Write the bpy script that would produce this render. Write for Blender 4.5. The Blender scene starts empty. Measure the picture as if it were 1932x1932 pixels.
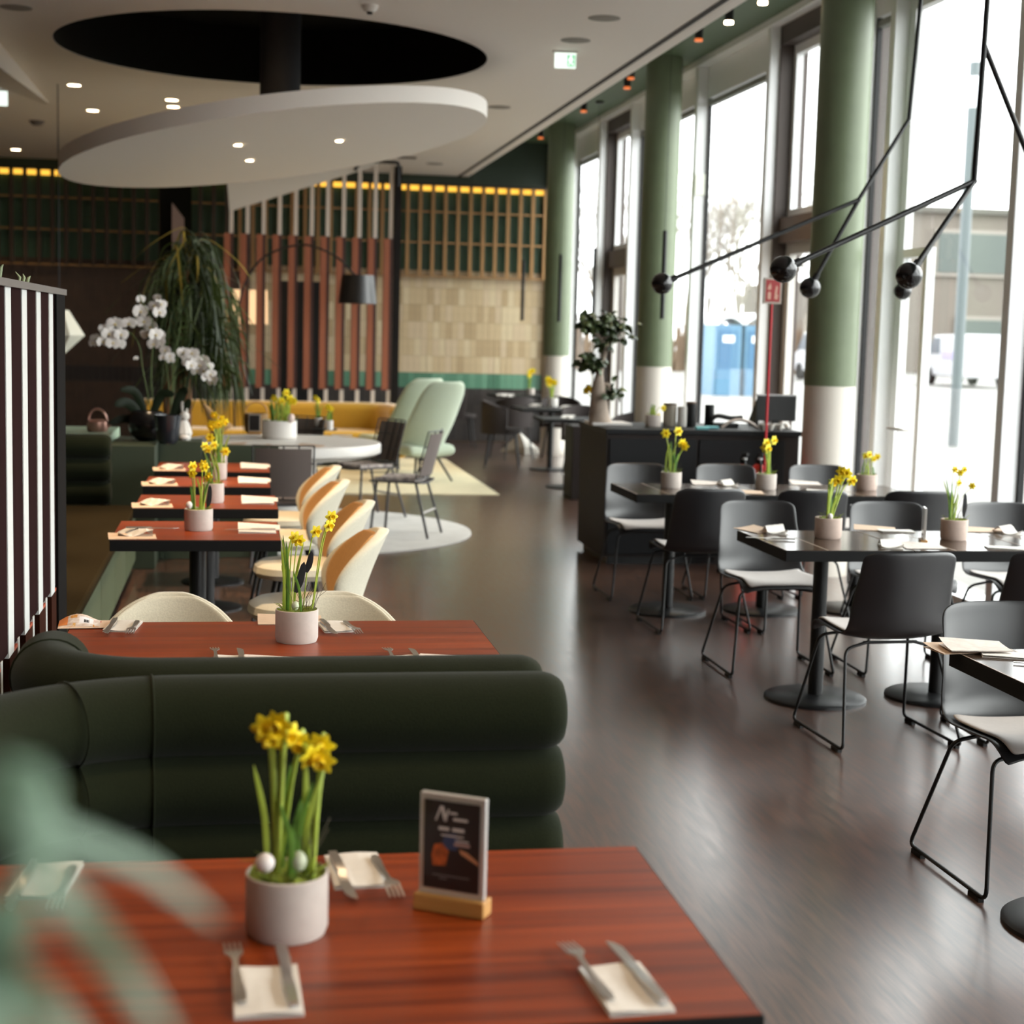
import bpy, bmesh, math, random
from mathutils import Vector, Matrix
PI = math.pi
SC = bpy.context.scene
COL = SC.collection
random.seed(7)

# ------------------------------------------------------------------ camera
F = 3000.0; ROLL = .026; HC = 1.68                 # focal length in pixels of the 1932 px frame, roll, eye height
PITCH = math.atan(343.6 / F); YAW = math.atan(525 / math.hypot(F, 343.6))
FW = Vector((math.sin(YAW) * math.cos(PITCH), math.cos(YAW) * math.cos(PITCH), -math.sin(PITCH)))
R0 = Vector((math.cos(YAW), -math.sin(YAW), 0)); U0 = R0.cross(FW)
RT = math.cos(ROLL) * R0 + math.sin(ROLL) * U0
UP = -math.sin(ROLL) * R0 + math.cos(ROLL) * U0
EYE = Vector((0, 0, HC))
cam = bpy.data.objects.new('camera', bpy.data.cameras.new('camera'))
COL.objects.link(cam)
cam.matrix_world = Matrix(((RT.x, UP.x, -FW.x, 0), (RT.y, UP.y, -FW.y, 0), (RT.z, UP.z, -FW.z, HC), (0, 0, 0, 1)))
cam.data.sensor_width = 36; cam.data.lens = F / 1932 * 36
cam.data.clip_start = .05; cam.data.clip_end = 600
cam.data.dof.use_dof = True; cam.data.dof.focus_distance = 4.75; cam.data.dof.aperture_fstop = 3.6
SC.camera = cam
def ray(x, y): return FW + RT * ((x - 966) / F) - UP * ((y - 966) / F)
def Z(x, y, z=0.):                                 # where the sight line of a photo pixel meets the level z
    d = ray(x, y); return EYE + d * ((z - HC) / d.z)
def Y(x, y, yy):                                   # ... meets the depth yy
    d = ray(x, y); return EYE + d * (yy / d.y)
def X(x, y, xx):
    d = ray(x, y); return EYE + d * (xx / d.x)

# ------------------------------------------------------------------ daylight, exposure
SC.view_settings.view_transform = 'Standard'; SC.view_settings.look = 'None'
SC.view_settings.exposure = 1.7; SC.view_settings.gamma = 1.0; SC.view_settings.use_curve_mapping = False
SKY = 2.0
w = bpy.data.worlds.new('overcast'); SC.world = w; w.use_nodes = True
nt = w.node_tree; nt.nodes.clear()
o = nt.nodes.new('ShaderNodeOutputWorld'); b = nt.nodes.new('ShaderNodeBackground')
tc = nt.nodes.new('ShaderNodeTexCoord'); nz = nt.nodes.new('ShaderNodeTexNoise'); cr = nt.nodes.new('ShaderNodeValToRGB')
nz.inputs['Scale'].default_value = 2.5; nz.inputs['Detail'].default_value = 4
cr.color_ramp.elements[0].color = (.88, .90, .93, 1); cr.color_ramp.elements[1].color = (1.0, .99, .98, 1)
nt.links.new(tc.outputs['Generated'], nz.inputs['Vector']); nt.links.new(nz.outputs['Fac'], cr.inputs['Fac'])
nt.links.new(cr.outputs['Color'], b.inputs['Color']); b.inputs['Strength'].default_value = SKY
nt.links.new(b.outputs[0], o.inputs[0])
def light(name, kind, loc, energy, color=(1, 1, 1), **kw):
    d = bpy.data.lights.new(name, kind); d.energy = energy; d.color = color
    for k, v in kw.items(): setattr(d, k, v)
    ob = bpy.data.objects.new(name, d); COL.objects.link(ob); ob.location = loc; return ob
sun = light('sun_behind_cloud', 'SUN', (20, 5, 20), 1.2, (1, .98, .95), angle=math.radians(70))
sun.rotation_euler = Vector((-.82, .12, -.56)).to_track_quat('-Z', 'Y').to_euler()
SC.cycles.use_denoising = True
SC.cycles.max_bounces = 10; SC.cycles.diffuse_bounces = 6; SC.cycles.glossy_bounces = 5
SC.cycles.transparent_max_bounces = 24; SC.cycles.transmission_bounces = 8
SC.cycles.sample_clamp_indirect = 6.0
SC.cycles.caustics_reflective = False; SC.cycles.caustics_refractive = False

# ------------------------------------------------------------------ materials
def lin(c):
    if isinstance(c, str): c = tuple(int(c[i:i + 2], 16) for i in (0, 2, 4))
    c = [v / 255 for v in c]
    return tuple(v / 12.92 if v <= .04045 else ((v + .055) / 1.055) ** 2.4 for v in c)
MATS = {}
def mat(name, col, rough=.6, metal=0., spec=.5, noise=None, stretch=(1, 1, 1), amt=.25, bump=0., emit=None, estr=0., sheen=0., coat=0., coatr=.15, col2=None, rvar=0., trans=0.):
    """Principled surface; NOISE = scale of a procedural grain that mixes col with col2 (or a darker col)."""
    if name in MATS: return MATS[name]
    m = bpy.data.materials.new(name); MATS[name] = m; m.use_nodes = True
    n = m.node_tree; p = n.nodes['Principled BSDF']
    c = lin(col); p.inputs['Base Color'].default_value = (*c, 1)
    p.inputs['Roughness'].default_value = rough; p.inputs['Metallic'].default_value = metal
    p.inputs['Specular IOR Level'].default_value = spec
    if sheen: p.inputs['Sheen Weight'].default_value = sheen; p.inputs['Sheen Roughness'].default_value = .5
    if coat: p.inputs['Coat Weight'].default_value = coat; p.inputs['Coat Roughness'].default_value = coatr
    if trans: p.inputs['Transmission Weight'].default_value = trans
    if emit is not None: p.inputs['Emission Color'].default_value = (*lin(emit), 1); p.inputs['Emission Strength'].default_value = estr
    if noise:
        t = n.nodes.new('ShaderNodeTexCoord'); mp = n.nodes.new('ShaderNodeMapping'); nz = n.nodes.new('ShaderNodeTexNoise')
        mp.inputs['Scale'].default_value = stretch; nz.inputs['Scale'].default_value = noise; nz.inputs['Detail'].default_value = 5
        n.links.new(t.outputs['Object'], mp.inputs['Vector']); n.links.new(mp.outputs['Vector'], nz.inputs['Vector'])
        r = n.nodes.new('ShaderNodeValToRGB'); r.color_ramp.elements[0].position = .32; r.color_ramp.elements[1].position = .68
        c2 = lin(col2) if col2 else tuple(v * (1 - amt) for v in c)
        r.color_ramp.elements[0].color = (*c2, 1); r.color_ramp.elements[1].color = (*c, 1)
        n.links.new(nz.outputs['Fac'], r.inputs['Fac']); n.links.new(r.outputs['Color'], p.inputs['Base Color'])
        if bump:
            bp = n.nodes.new('ShaderNodeBump'); bp.inputs['Strength'].default_value = bump; bp.inputs['Distance'].default_value = .004
            n.links.new(nz.outputs['Fac'], bp.inputs['Height']); n.links.new(bp.outputs['Normal'], p.inputs['Normal'])
        if rvar:
            mr = n.nodes.new('ShaderNodeMapRange'); mr.inputs['To Min'].default_value = rough - rvar; mr.inputs['To Max'].default_value = rough + rvar
            n.links.new(nz.outputs['Fac'], mr.inputs['Value']); n.links.new(mr.outputs['Result'], p.inputs['Roughness'])
    return m
def glass_mat(name, tint=(1, 1, 1), refl=.06):
    """A pane: clear with a little mirror-like sheen (light passes straight through)."""
    m = bpy.data.materials.new(name); MATS[name] = m; m.use_nodes = True; n = m.node_tree; n.nodes.clear()
    o = n.nodes.new('ShaderNodeOutputMaterial'); mx = n.nodes.new('ShaderNodeMixShader'); tr = n.nodes.new('ShaderNodeBsdfTransparent')
    gl = n.nodes.new('ShaderNodeBsdfGlossy'); fr = n.nodes.new('ShaderNodeLayerWeight'); mu = n.nodes.new('ShaderNodeMath')
    tr.inputs[0].default_value = (*tint, 1); gl.inputs['Roughness'].default_value = .02
    fr.inputs['Blend'].default_value = .25; mu.operation = 'MULTIPLY'; mu.inputs[1].default_value = refl * 4
    n.links.new(fr.outputs['Facing'], mu.inputs[0]); n.links.new(mu.outputs[0], mx.inputs[0])
    n.links.new(tr.outputs[0], mx.inputs[1]); n.links.new(gl.outputs[0], mx.inputs[2]); n.links.new(mx.outputs[0], o.inputs[0])
    return m

# ------------------------------------------------------------------ mesh building
class MB:
    def __init__(s): s.v = []; s.f = []
    def add(s, vs, fs):
        k = len(s.v); s.v += [Vector(v) for v in vs]; s.f += [[i + k for i in f] for f in fs]; return s
    def box(s, lo, hi, M=None):
        (a, b, c), (d, e, f) = lo, hi
        vs = [(a, b, c), (d, b, c), (d, e, c), (a, e, c), (a, b, f), (d, b, f), (d, e, f), (a, e, f)]
        if M: vs = [M @ Vector(v) for v in vs]
        return s.add(vs, [(0, 3, 2, 1), (4, 5, 6, 7), (0, 1, 5, 4), (1, 2, 6, 5), (2, 3, 7, 6), (3, 0, 4, 7)])
    def prism(s, poly, z0, z1, M=None):
        n = len(poly); vs = [(*p, z0) for p in poly] + [(*p, z1) for p in poly]
        if M: vs = [M @ Vector(v) for v in vs]
        return s.add(vs, [list(range(n))[::-1], list(range(n, 2 * n))] + [(i, (i + 1) % n, n + (i + 1) % n, n + i) for i in range(n)])
    def lathe(s, prof, n=24, c=(0, 0, 0), M=None, cap=True):
        vs = []; fs = []; m = len(prof)
        for i in range(n):
            a = 2 * PI * i / n
            vs += [(c[0] + r * math.cos(a), c[1] + r * math.sin(a), c[2] + z) for r, z in prof]
        for i in range(n):
            j = (i + 1) % n
            for k in range(m - 1): fs.append((i * m + k, j * m + k, j * m + k + 1, i * m + k + 1))
        if cap and prof[0][0] > 1e-4: fs.append([i * m for i in range(n)][::-1])
        if cap and prof[-1][0] > 1e-4: fs.append([i * m + m - 1 for i in range(n)])
        if M: vs = [M @ Vector(v) for v in vs]
        return s.add(vs, fs)
    def sphere(s, c, r, n=16, sc=(1, 1, 1)):
        m = n // 2; p = [(max(1e-5, math.sin(PI * i / m)) , -math.cos(PI * i / m)) for i in range(m + 1)]
        M = Matrix.Translation(c) @ Matrix.Diagonal((r * sc[0], r * sc[1], r * sc[2], 1))
        return s.lathe(p, n, M=M)
    def tube(s, pts, r, n=8, closed=False):
        pts = [Vector(p) for p in pts]; N = len(pts); R = r if isinstance(r, (list, tuple)) else [r] * N
        vs = []; fs = []; side = None
        for i, p in enumerate(pts):
            a = pts[(i - 1) % N] if (i or closed) else p; b = pts[(i + 1) % N] if (i < N - 1 or closed) else p
            t = (b - a)
            t = t.normalized() if t.length > 1e-9 else Vector((0, 0, 1))
            if side is None:
                side = t.cross(Vector((0, 0, 1)));
                if side.length < .05: side = t.cross(Vector((1, 0, 0)))
            side = (side - t * side.dot(t)).normalized(); o2 = t.cross(side)
            for k in range(n):
                an = 2 * PI * k / n; vs.append(p + (side * math.cos(an) + o2 * math.sin(an)) * R[i])
        M = N if closed else N - 1
        for i in range(M):
            j = (i + 1) % N
            for k in range(n): fs.append((i * n + k, i * n + (k + 1) % n, j * n + (k + 1) % n, j * n + k))
        if not closed: fs += [list(range(n))[::-1], [(N - 1) * n + k for k in range(n)]]
        return s.add(vs, fs)
    def cyl(s, a, b, r, r2=None, n=16): return s.tube([a, b], [r, r if r2 is None else r2], n)
    def grid(s, fn, nu, nv, flip=False):
        vs = [fn(i / nu, j / nv) for j in range(nv + 1) for i in range(nu + 1)]
        fs = [(j * (nu + 1) + i, j * (nu + 1) + i + 1, (j + 1) * (nu + 1) + i + 1, (j + 1) * (nu + 1) + i) for j in range(nv) for i in range(nu)]
        if flip: fs = [f[::-1] for f in fs]
        return s.add(vs, fs)
    def slab(s, fn, nu, nv, th):
        """A curved sheet with thickness: FN(u, v) gives the face, TH(u, v) the offset vector to the other face."""
        A = [Vector(fn(i / nu, j / nv)) for j in range(nv + 1) for i in range(nu + 1)]
        B = [a + Vector(th(i / nu, j / nv)) for a, (i, j) in zip(A, [(i, j) for j in range(nv + 1) for i in range(nu + 1)])]
        n = len(A); W = nu + 1; fs = []
        for j in range(nv):
            for i in range(nu):
                q = (j * W + i, j * W + i + 1, (j + 1) * W + i + 1, (j + 1) * W + i); fs.append(q); fs.append(tuple(x + n for x in q[::-1]))
        rim = [i for i in range(W)] + [j * W + nu for j in range(1, nv + 1)] + [nv * W + i for i in range(nu - 1, -1, -1)] + [j * W for j in range(nv - 1, 0, -1)]
        for a, b in zip(rim, rim[1:] + rim[:1]): fs.append((b, a, a + n, b + n))
        return s.add(A + B, fs)
    def mesh(s, name):
        me = bpy.data.meshes.new(name); me.from_pydata([tuple(v) for v in s.v], [], s.f); me.update(); return me
    def build(s, name, m=None, parent=None, smooth=False, bevel=0., sub=0, angle=None, loc=None, kind=None, fix=True):
        me = s.mesh(name)
        if fix:
            bm = bmesh.new(); bm.from_mesh(me); bmesh.ops.recalc_face_normals(bm, faces=bm.faces); bm.to_mesh(me); bm.free()
        ob = bpy.data.objects.new(name, me); COL.objects.link(ob)
        if m: me.materials.append(m)
        if smooth:
            me.polygons.foreach_set('use_smooth', [True] * len(me.polygons))
            if not sub:
                try: me.set_sharp_from_angle(angle=math.radians(angle or 40))
                except Exception: pass
        if bevel:
            d = ob.modifiers.new('bevel', 'BEVEL'); d.width = bevel; d.segments = 2; d.limit_method = 'ANGLE'; d.angle_limit = math.radians(40)
        if sub:
            d = ob.modifiers.new('sub', 'SUBSURF'); d.levels = sub; d.render_levels = sub
        if loc: ob.location = loc
        if parent: ob.parent = parent
        if kind: ob['kind'] = kind
        return ob
def box(lo, hi): return MB().box(lo, hi)
def fillet(pts, r, n=5, closed=False):
    """Rounds the corners of a polyline."""
    pts = [Vector(p) for p in pts]; out = []; N = len(pts)
    for i, p in enumerate(pts):
        if not closed and i in (0, N - 1): out.append(p); continue
        a, b = pts[(i - 1) % N] - p, pts[(i + 1) % N] - p; d = min(r, a.length * .45, b.length * .45)
        A, B = p + a.normalized() * d, p + b.normalized() * d
        out += [(A * (1 - t) ** 2 + p * 2 * t * (1 - t) + B * t * t) for t in [k / n for k in range(n + 1)]]
    return out
def interp(keys, t):
    """Catmull-like smooth interpolation over (t, value) keys."""
    for (a, va), (b, vb) in zip(keys, keys[1:]):
        if t <= b:
            k = (t - a) / (b - a); k = min(max(k, 0), 1)
            return va + (vb - va) * k if not isinstance(va, tuple) else tuple(x + (y - x) * k for x, y in zip(va, vb))
    return keys[-1][1]
def spline(pts, n):
    pts = [Vector(p) for p in pts]; P = [pts[0] * 2 - pts[1]] + pts + [pts[-1] * 2 - pts[-2]]; out = []
    for i in range(1, len(P) - 2):
        for k in range(n):
            t = k / n; a, b, c, d = P[i - 1:i + 3]
            out.append(.5 * ((2 * b) + (c - a) * t + (2 * a - 5 * b + 4 * c - d) * t * t + (3 * b - a - 3 * c + d) * t ** 3))
    return out + [pts[-1]]
def tag(o, label, cat=None, group=None, kind=None):
    o['label'] = label
    if cat: o['category'] = cat
    if group: o['group'] = group
    if kind: o['kind'] = kind
    return o
def thing(name, label, cat, loc=(0, 0, 0), rz=0, group=None):
    o = bpy.data.objects.new(name, None); COL.objects.link(o); o.empty_display_size = .05
    o.location = loc; o.rotation_euler = (0, 0, rz); return tag(o, label, cat, group)
KIDS = {}
def dup(root, loc, rz=None, label=None, group=None, scale=None):
    """Copies a thing with its parts and sub-parts."""
    kids = {}
    for x in list(bpy.data.objects):
        if x.parent: kids.setdefault(x.parent.name, []).append(x)
    r = root.copy(); COL.objects.link(r); r.location = loc
    if rz is not None: r.rotation_euler = (0, 0, rz)
    if label: r['label'] = label
    if group: r['group'] = group
    if scale: r.scale = (scale,) * 3 if not isinstance(scale, tuple) else scale
    for ch in kids.get(root.name, []):
        c = ch.copy(); COL.objects.link(c); c.parent = r
        for g in kids.get(ch.name, []):
            d = g.copy(); COL.objects.link(d); d.parent = c
    return r
def inst(src, name, parent, loc, rot=(0, 0, 0), scale=(1, 1, 1), m=None):
    """A further piece on the mesh of SRC."""
    o = src.copy(); o.name = name; COL.objects.link(o); o.parent = parent; o.location = loc; o.rotation_euler = rot; o.scale = scale
    if m:
        o.material_slots[0].link = 'OBJECT'; o.material_slots[0].material = m
    return o
def struct(o, label=None): o['kind'] = 'structure'; o['label'] = label or o.get('label') or o.name; return o

# ------------------------------------------------------------------ palette
M_ceil = mat('ceiling_paint', 'ece6df', .7)
M_green = mat('dark_green_paint', '4a5c40', .6)
M_white = mat('white_paint', 'dcd8d2', .55)
M_alu = mat('window_aluminium', 'f0f1f2', .4)
M_black = mat('black_metal', '0d0d0e', .42, spec=.35)
M_blackp = mat('black_plastic', '0d0d0e', .45, spec=.35)
M_steel = mat('steel', 'd0ccc6', .32, metal=1.)
M_glass = glass_mat('window_glass', (.95, .97, .96), .05)
M_pillar = mat('pillar_green', '69755a', .45, noise=9, amt=.08)
M_wood = mat('red_wood', '8c3a10', .36, noise=1.0, stretch=(1.0, 34, 34), col2='5a1c03', spec=.42, rvar=.05)
M_edge = mat('black_table_edge', '0b0b0b', .65, spec=.2)
M_sofa = mat('green_wool', '181d0c', .95, noise=260, amt=.3, bump=.25, sheen=.04, spec=.15)
M_brick1 = [mat('beige_tile_' + n, c, .45, noise=14, amt=.12) for n, c in zip('abcd', ('c4ad88', 'd0bd9a', 'b59d78', 'cab494'))]
M_gtile = [mat('green_tile_' + n, c, .35, noise=14, amt=.15) for n, c in zip('abc', ('57866c', '669479', '4b785f'))]
M_dtile = [mat('dark_tile_' + n, c, .45) for n, c in zip('ab', ('2a2421', '332c28'))]
M_grout = mat('dark_grout', '5a4d3c', .8)
M_brass = mat('brass_wood', '9a7242', .5, noise=20, stretch=(1, 1, .1), amt=.2)
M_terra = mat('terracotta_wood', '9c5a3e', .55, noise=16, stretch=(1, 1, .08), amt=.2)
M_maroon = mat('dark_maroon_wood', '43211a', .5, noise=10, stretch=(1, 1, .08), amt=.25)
M_floor = mat('dark_parquet', '5a4034', .32, noise=1.0, stretch=(46, 4.5, 1), col2='2f1e18', spec=.7, rvar=.06, coat=.75, coatr=.2)
n_ = M_floor.node_tree; mr_ = n_.nodes.new('ShaderNodeMapRange'); mr_.inputs['To Min'].default_value = .30; mr_.inputs['To Max'].default_value = .13
n_.links.new([k for k in n_.nodes if k.type == 'TEX_NOISE'][0].outputs['Fac'], mr_.inputs['Value']); n_.links.new(mr_.outputs['Result'], n_.nodes['Principled BSDF'].inputs['Coat Roughness'])
bp_ = n_.nodes.new('ShaderNodeBump'); bp_.inputs['Strength'].default_value = .05; bp_.inputs['Distance'].default_value = .004
n_.links.new([k for k in n_.nodes if k.type == 'TEX_NOISE'][0].outputs['Fac'], bp_.inputs['Height']); n_.links.new(bp_.outputs['Normal'], n_.nodes['Principled BSDF'].inputs['Coat Normal'])
M_napkin = mat('napkin_paper', 'd9d4cd', .8, noise=60, amt=.06)
M_pot = mat('pale_pot', 'bfb4ac', .7, noise=40, amt=.08)
M_potr = mat('shade_tinted_pot', 'cab4a8', .7, noise=40, amt=.1)  # warm tint of the pots' shaded side put into the colour
M_stem = mat('stem_green', 'a6ba40', .5, noise=30, amt=.25)
M_leafg = mat('leaf_green', '5f8a2c', .5, noise=30, amt=.3)
M_petal = mat('petal_yellow', 'f4e02a', .55, noise=50, amt=.12)
M_trumpet = mat('trumpet_yellow', 'f0d018', .55)
M_moss = mat('moss', '7c8a2c', .95, noise=120, amt=.5, bump=.8)
M_soil = mat('soil', '3a2a1c', .95, noise=80, amt=.4)
M_feather = mat('black_feather', '16161a', .6)
M_egg = mat('egg_shell', 'b9c0a4', .5, noise=200, amt=.15)

# ------------------------------------------------------------------ room shell
WX, YB, YN, XL, H = 4.55, 23.5, -7.5, -6.2, 3.89
fl = struct(box((XL, YN, -.1), (WX + .2, YB, 0)).build('floor', M_floor), 'dark brown wood strip floor with a soft shine')
# ceiling with the round opening
OC = Vector((.276, 13.55)); OR = 1.75
def ring_slab(x0, x1, y0, y1, z0, z1, c, r, n=96):
    b = MB(); vs = []
    sq = []
    for i in range(n):
        a = 2 * PI * i / n; d = Vector((math.cos(a), math.sin(a)))
        t = min([( (x1 if d.x > 0 else x0) - c.x) / d.x if abs(d.x) > 1e-6 else 1e9, ((y1 if d.y > 0 else y0) - c.y) / d.y if abs(d.y) > 1e-6 else 1e9])
        sq.append(c + d * t)
    # add the four corners by snapping the closest samples
    for cx, cy in ((x0, y0), (x1, y0), (x1, y1), (x0, y1)):
        k = min(range(n), key=lambda i: (sq[i] - Vector((cx, cy))).length); sq[k] = Vector((cx, cy))
    for z in (z0, z1):
        vs += [(c.x + r * math.cos(2 * PI * i / n), c.y + r * math.sin(2 * PI * i / n), z) for i in range(n)]
        vs += [(p.x, p.y, z) for p in sq]
    fs = []
    for i in range(n):
        j = (i + 1) % n
        fs += [(i, j, n + j, n + i), (2 * n + i, 3 * n + i, 3 * n + j, 2 * n + j), (i, 2 * n + i, 2 * n + j, j), (n + i, n + j, 3 * n + j, 3 * n + i)]
    return b.add(vs, fs)
struct(ring_slab(XL, 3.30, YN, YB, H, H + .12, OC, OR).build('ceiling', M_ceil), 'white lowered ceiling with a large round opening')
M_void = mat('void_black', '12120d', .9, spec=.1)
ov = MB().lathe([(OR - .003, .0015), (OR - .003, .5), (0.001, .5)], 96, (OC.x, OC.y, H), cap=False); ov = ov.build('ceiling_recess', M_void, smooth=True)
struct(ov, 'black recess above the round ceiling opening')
struct(box((3.14, YN, H - .004), (3.19, YB, H + .03)).build('trim_1', mat('shadow_gap', '2a211c', .8)), 'dark shadow gap line along the white ceiling edge')
struct(box((3.22, YN, H - .002), (3.302, YB, H + .54)).build('trim_2', M_ceil), 'white fascia where the ceiling steps up to the windows')
struct(box((3.30, YN, 4.42), (WX + .5, YB, 4.52)).build('ceiling_soffit', M_green), 'dark green upper ceiling beside the windows')
struct(box((XL - .1, YN, 0), (XL, YB, H + .2)).build('wall_left', mat('dark_brown_wall', '4a3a30', .7)), 'dark brown side wall')
struct(box((XL, YN - .1, 0), (WX + .2, YN, 4.5)).build('wall_near', mat('warm_wall', '9c8a78', .7)), 'plain wall behind the viewer')

# ------------------------------------------------------------------ back wall with tiles
wb = struct(box((XL, YB, 0), (WX + .4, YB + .15, 4.5)).build('wall_back', M_grout), 'back wall clad in upright tiles in dark, green and beige bands')
up = box((XL, YB - .012, 2.52), (WX, YB, 3.79)).build('green_panel', mat('panel_green', '3a5a45', .5, noise=3, amt=.2), wb)
box((XL, YB - .02, 3.79), (WX, YB, 4.42)).build('upper_panel', mat('panel_dark_green', '2c3a2e', .6), wb)
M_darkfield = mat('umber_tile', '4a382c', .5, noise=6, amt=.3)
TW, TJ = .092, .003
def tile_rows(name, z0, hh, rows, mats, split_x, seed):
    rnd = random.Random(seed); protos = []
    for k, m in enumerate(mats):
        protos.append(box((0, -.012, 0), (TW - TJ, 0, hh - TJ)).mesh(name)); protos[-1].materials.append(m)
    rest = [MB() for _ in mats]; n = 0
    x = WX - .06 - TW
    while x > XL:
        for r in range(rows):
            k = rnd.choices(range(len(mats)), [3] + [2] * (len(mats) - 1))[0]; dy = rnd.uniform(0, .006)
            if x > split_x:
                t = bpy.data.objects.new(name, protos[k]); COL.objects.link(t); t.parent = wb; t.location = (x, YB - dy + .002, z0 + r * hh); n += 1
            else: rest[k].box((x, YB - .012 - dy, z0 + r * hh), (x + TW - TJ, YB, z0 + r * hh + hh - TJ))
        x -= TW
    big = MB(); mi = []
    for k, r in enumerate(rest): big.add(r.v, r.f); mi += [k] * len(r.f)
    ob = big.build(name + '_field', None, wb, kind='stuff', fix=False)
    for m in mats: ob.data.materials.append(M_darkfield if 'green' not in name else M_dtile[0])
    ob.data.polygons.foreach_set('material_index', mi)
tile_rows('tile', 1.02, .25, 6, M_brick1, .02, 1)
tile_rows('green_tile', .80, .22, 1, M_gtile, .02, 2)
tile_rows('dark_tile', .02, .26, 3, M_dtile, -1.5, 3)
# lattice in front of the upper wall
la = thing('wall_lattice', 'gold-brown timber lattice grid fixed over the green upper back wall', 'lattice', (WX - .1, YB - .1, 2.43))
sl0 = box((-.026, -.03, 0), (.026, .03, 1.32)).build('slat', M_brass, la)
n_sl = int((WX - XL - .3) / .185)
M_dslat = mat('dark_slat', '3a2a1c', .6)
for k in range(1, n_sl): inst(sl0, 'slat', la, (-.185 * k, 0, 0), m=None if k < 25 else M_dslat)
ln = WX - XL - .2
for z in (0, .485, .93): box((-ln, -.022, z - .012), (.02, .022, z + .012)).build('rail', M_brass, la)
box((-ln, -.04, 1.31), (.02, .05, 1.345)).build('top_rail', mat('dark_rail', '1b1a16', .6), la)
M_led = mat('led_glow', 'd8a040', .5, emit='ffbc44', estr=.46)
tag(box((-ln + WX - .1, YB - .055, 3.665), (WX - .12, YB - .035, 3.735)).build('light_strip', M_led), 'warm yellow light strip glowing along the top of the back wall lattice', 'light strip')
struct(box((WX - .06, YB - .12, .0), (WX - .02, YB - .02, 4.4)).build('trim_3', mat('gilt_trim', 'b08442', .45)), 'gold upright strip at the window end of the back wall')

# ------------------------------------------------------------------ window wall
GX0, GX1, WH = WX, WX + .13, 4.36
ww = struct(box((WX - .02, YN, 4.36), (WX + .25, YB, 4.5)).build('wall_right', M_alu), 'pale aluminium head beam above the tall windows')
struct(box((WX - .01, YN, 0), (WX + .2, YB, .06)).build('trim_4', M_alu), 'pale aluminium sill along the window foot')
GPX = 4.71
posts = sorted([X(1097, 330, GPX).y, X(1154, 330, GPX).y, X(1214, 330, GPX).y, X(1340, 300, GPX).y, X(1480, 250, GPX).y, 11.55, X(1700, 600, GPX).y, 8.97, 6.3, 3.7, 1.1, -1.5, -4.1, -6.6])
PW = .09
for a in posts:
    q = thing('window_post', '', 'x', (GX0, a, 0)); del q['category']; struct(q, 'pale grey aluminium window post')
    box((0, 0, .06), (.16, PW, WH)).build('post_frame', M_alu, q, bevel=.006)
    box((.12, -.025, .06), (.155, 0, WH)).build('gasket', M_black, q); box((.12, PW, .06), (.155, PW + .02, WH)).build('gasket', M_black, q)
edges = [(p, p + PW) for p in posts]; nwin = 0
bays = [(edges[i][1], edges[i + 1][0]) for i in range(len(edges) - 1)] + [(edges[-1][1], YB - .1)]
doors = {3: 0, 6: 0}
def bay_kind(a, b_):
    if abs(a - 11.64) < .01 or abs(a - posts[posts.index(X(1214, 330, GPX).y)] - PW) < .01: return 'door'
    if abs(a - 9.06) < .01: return 'glassdoor'
    return 'window'
ndoor = 0
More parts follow.
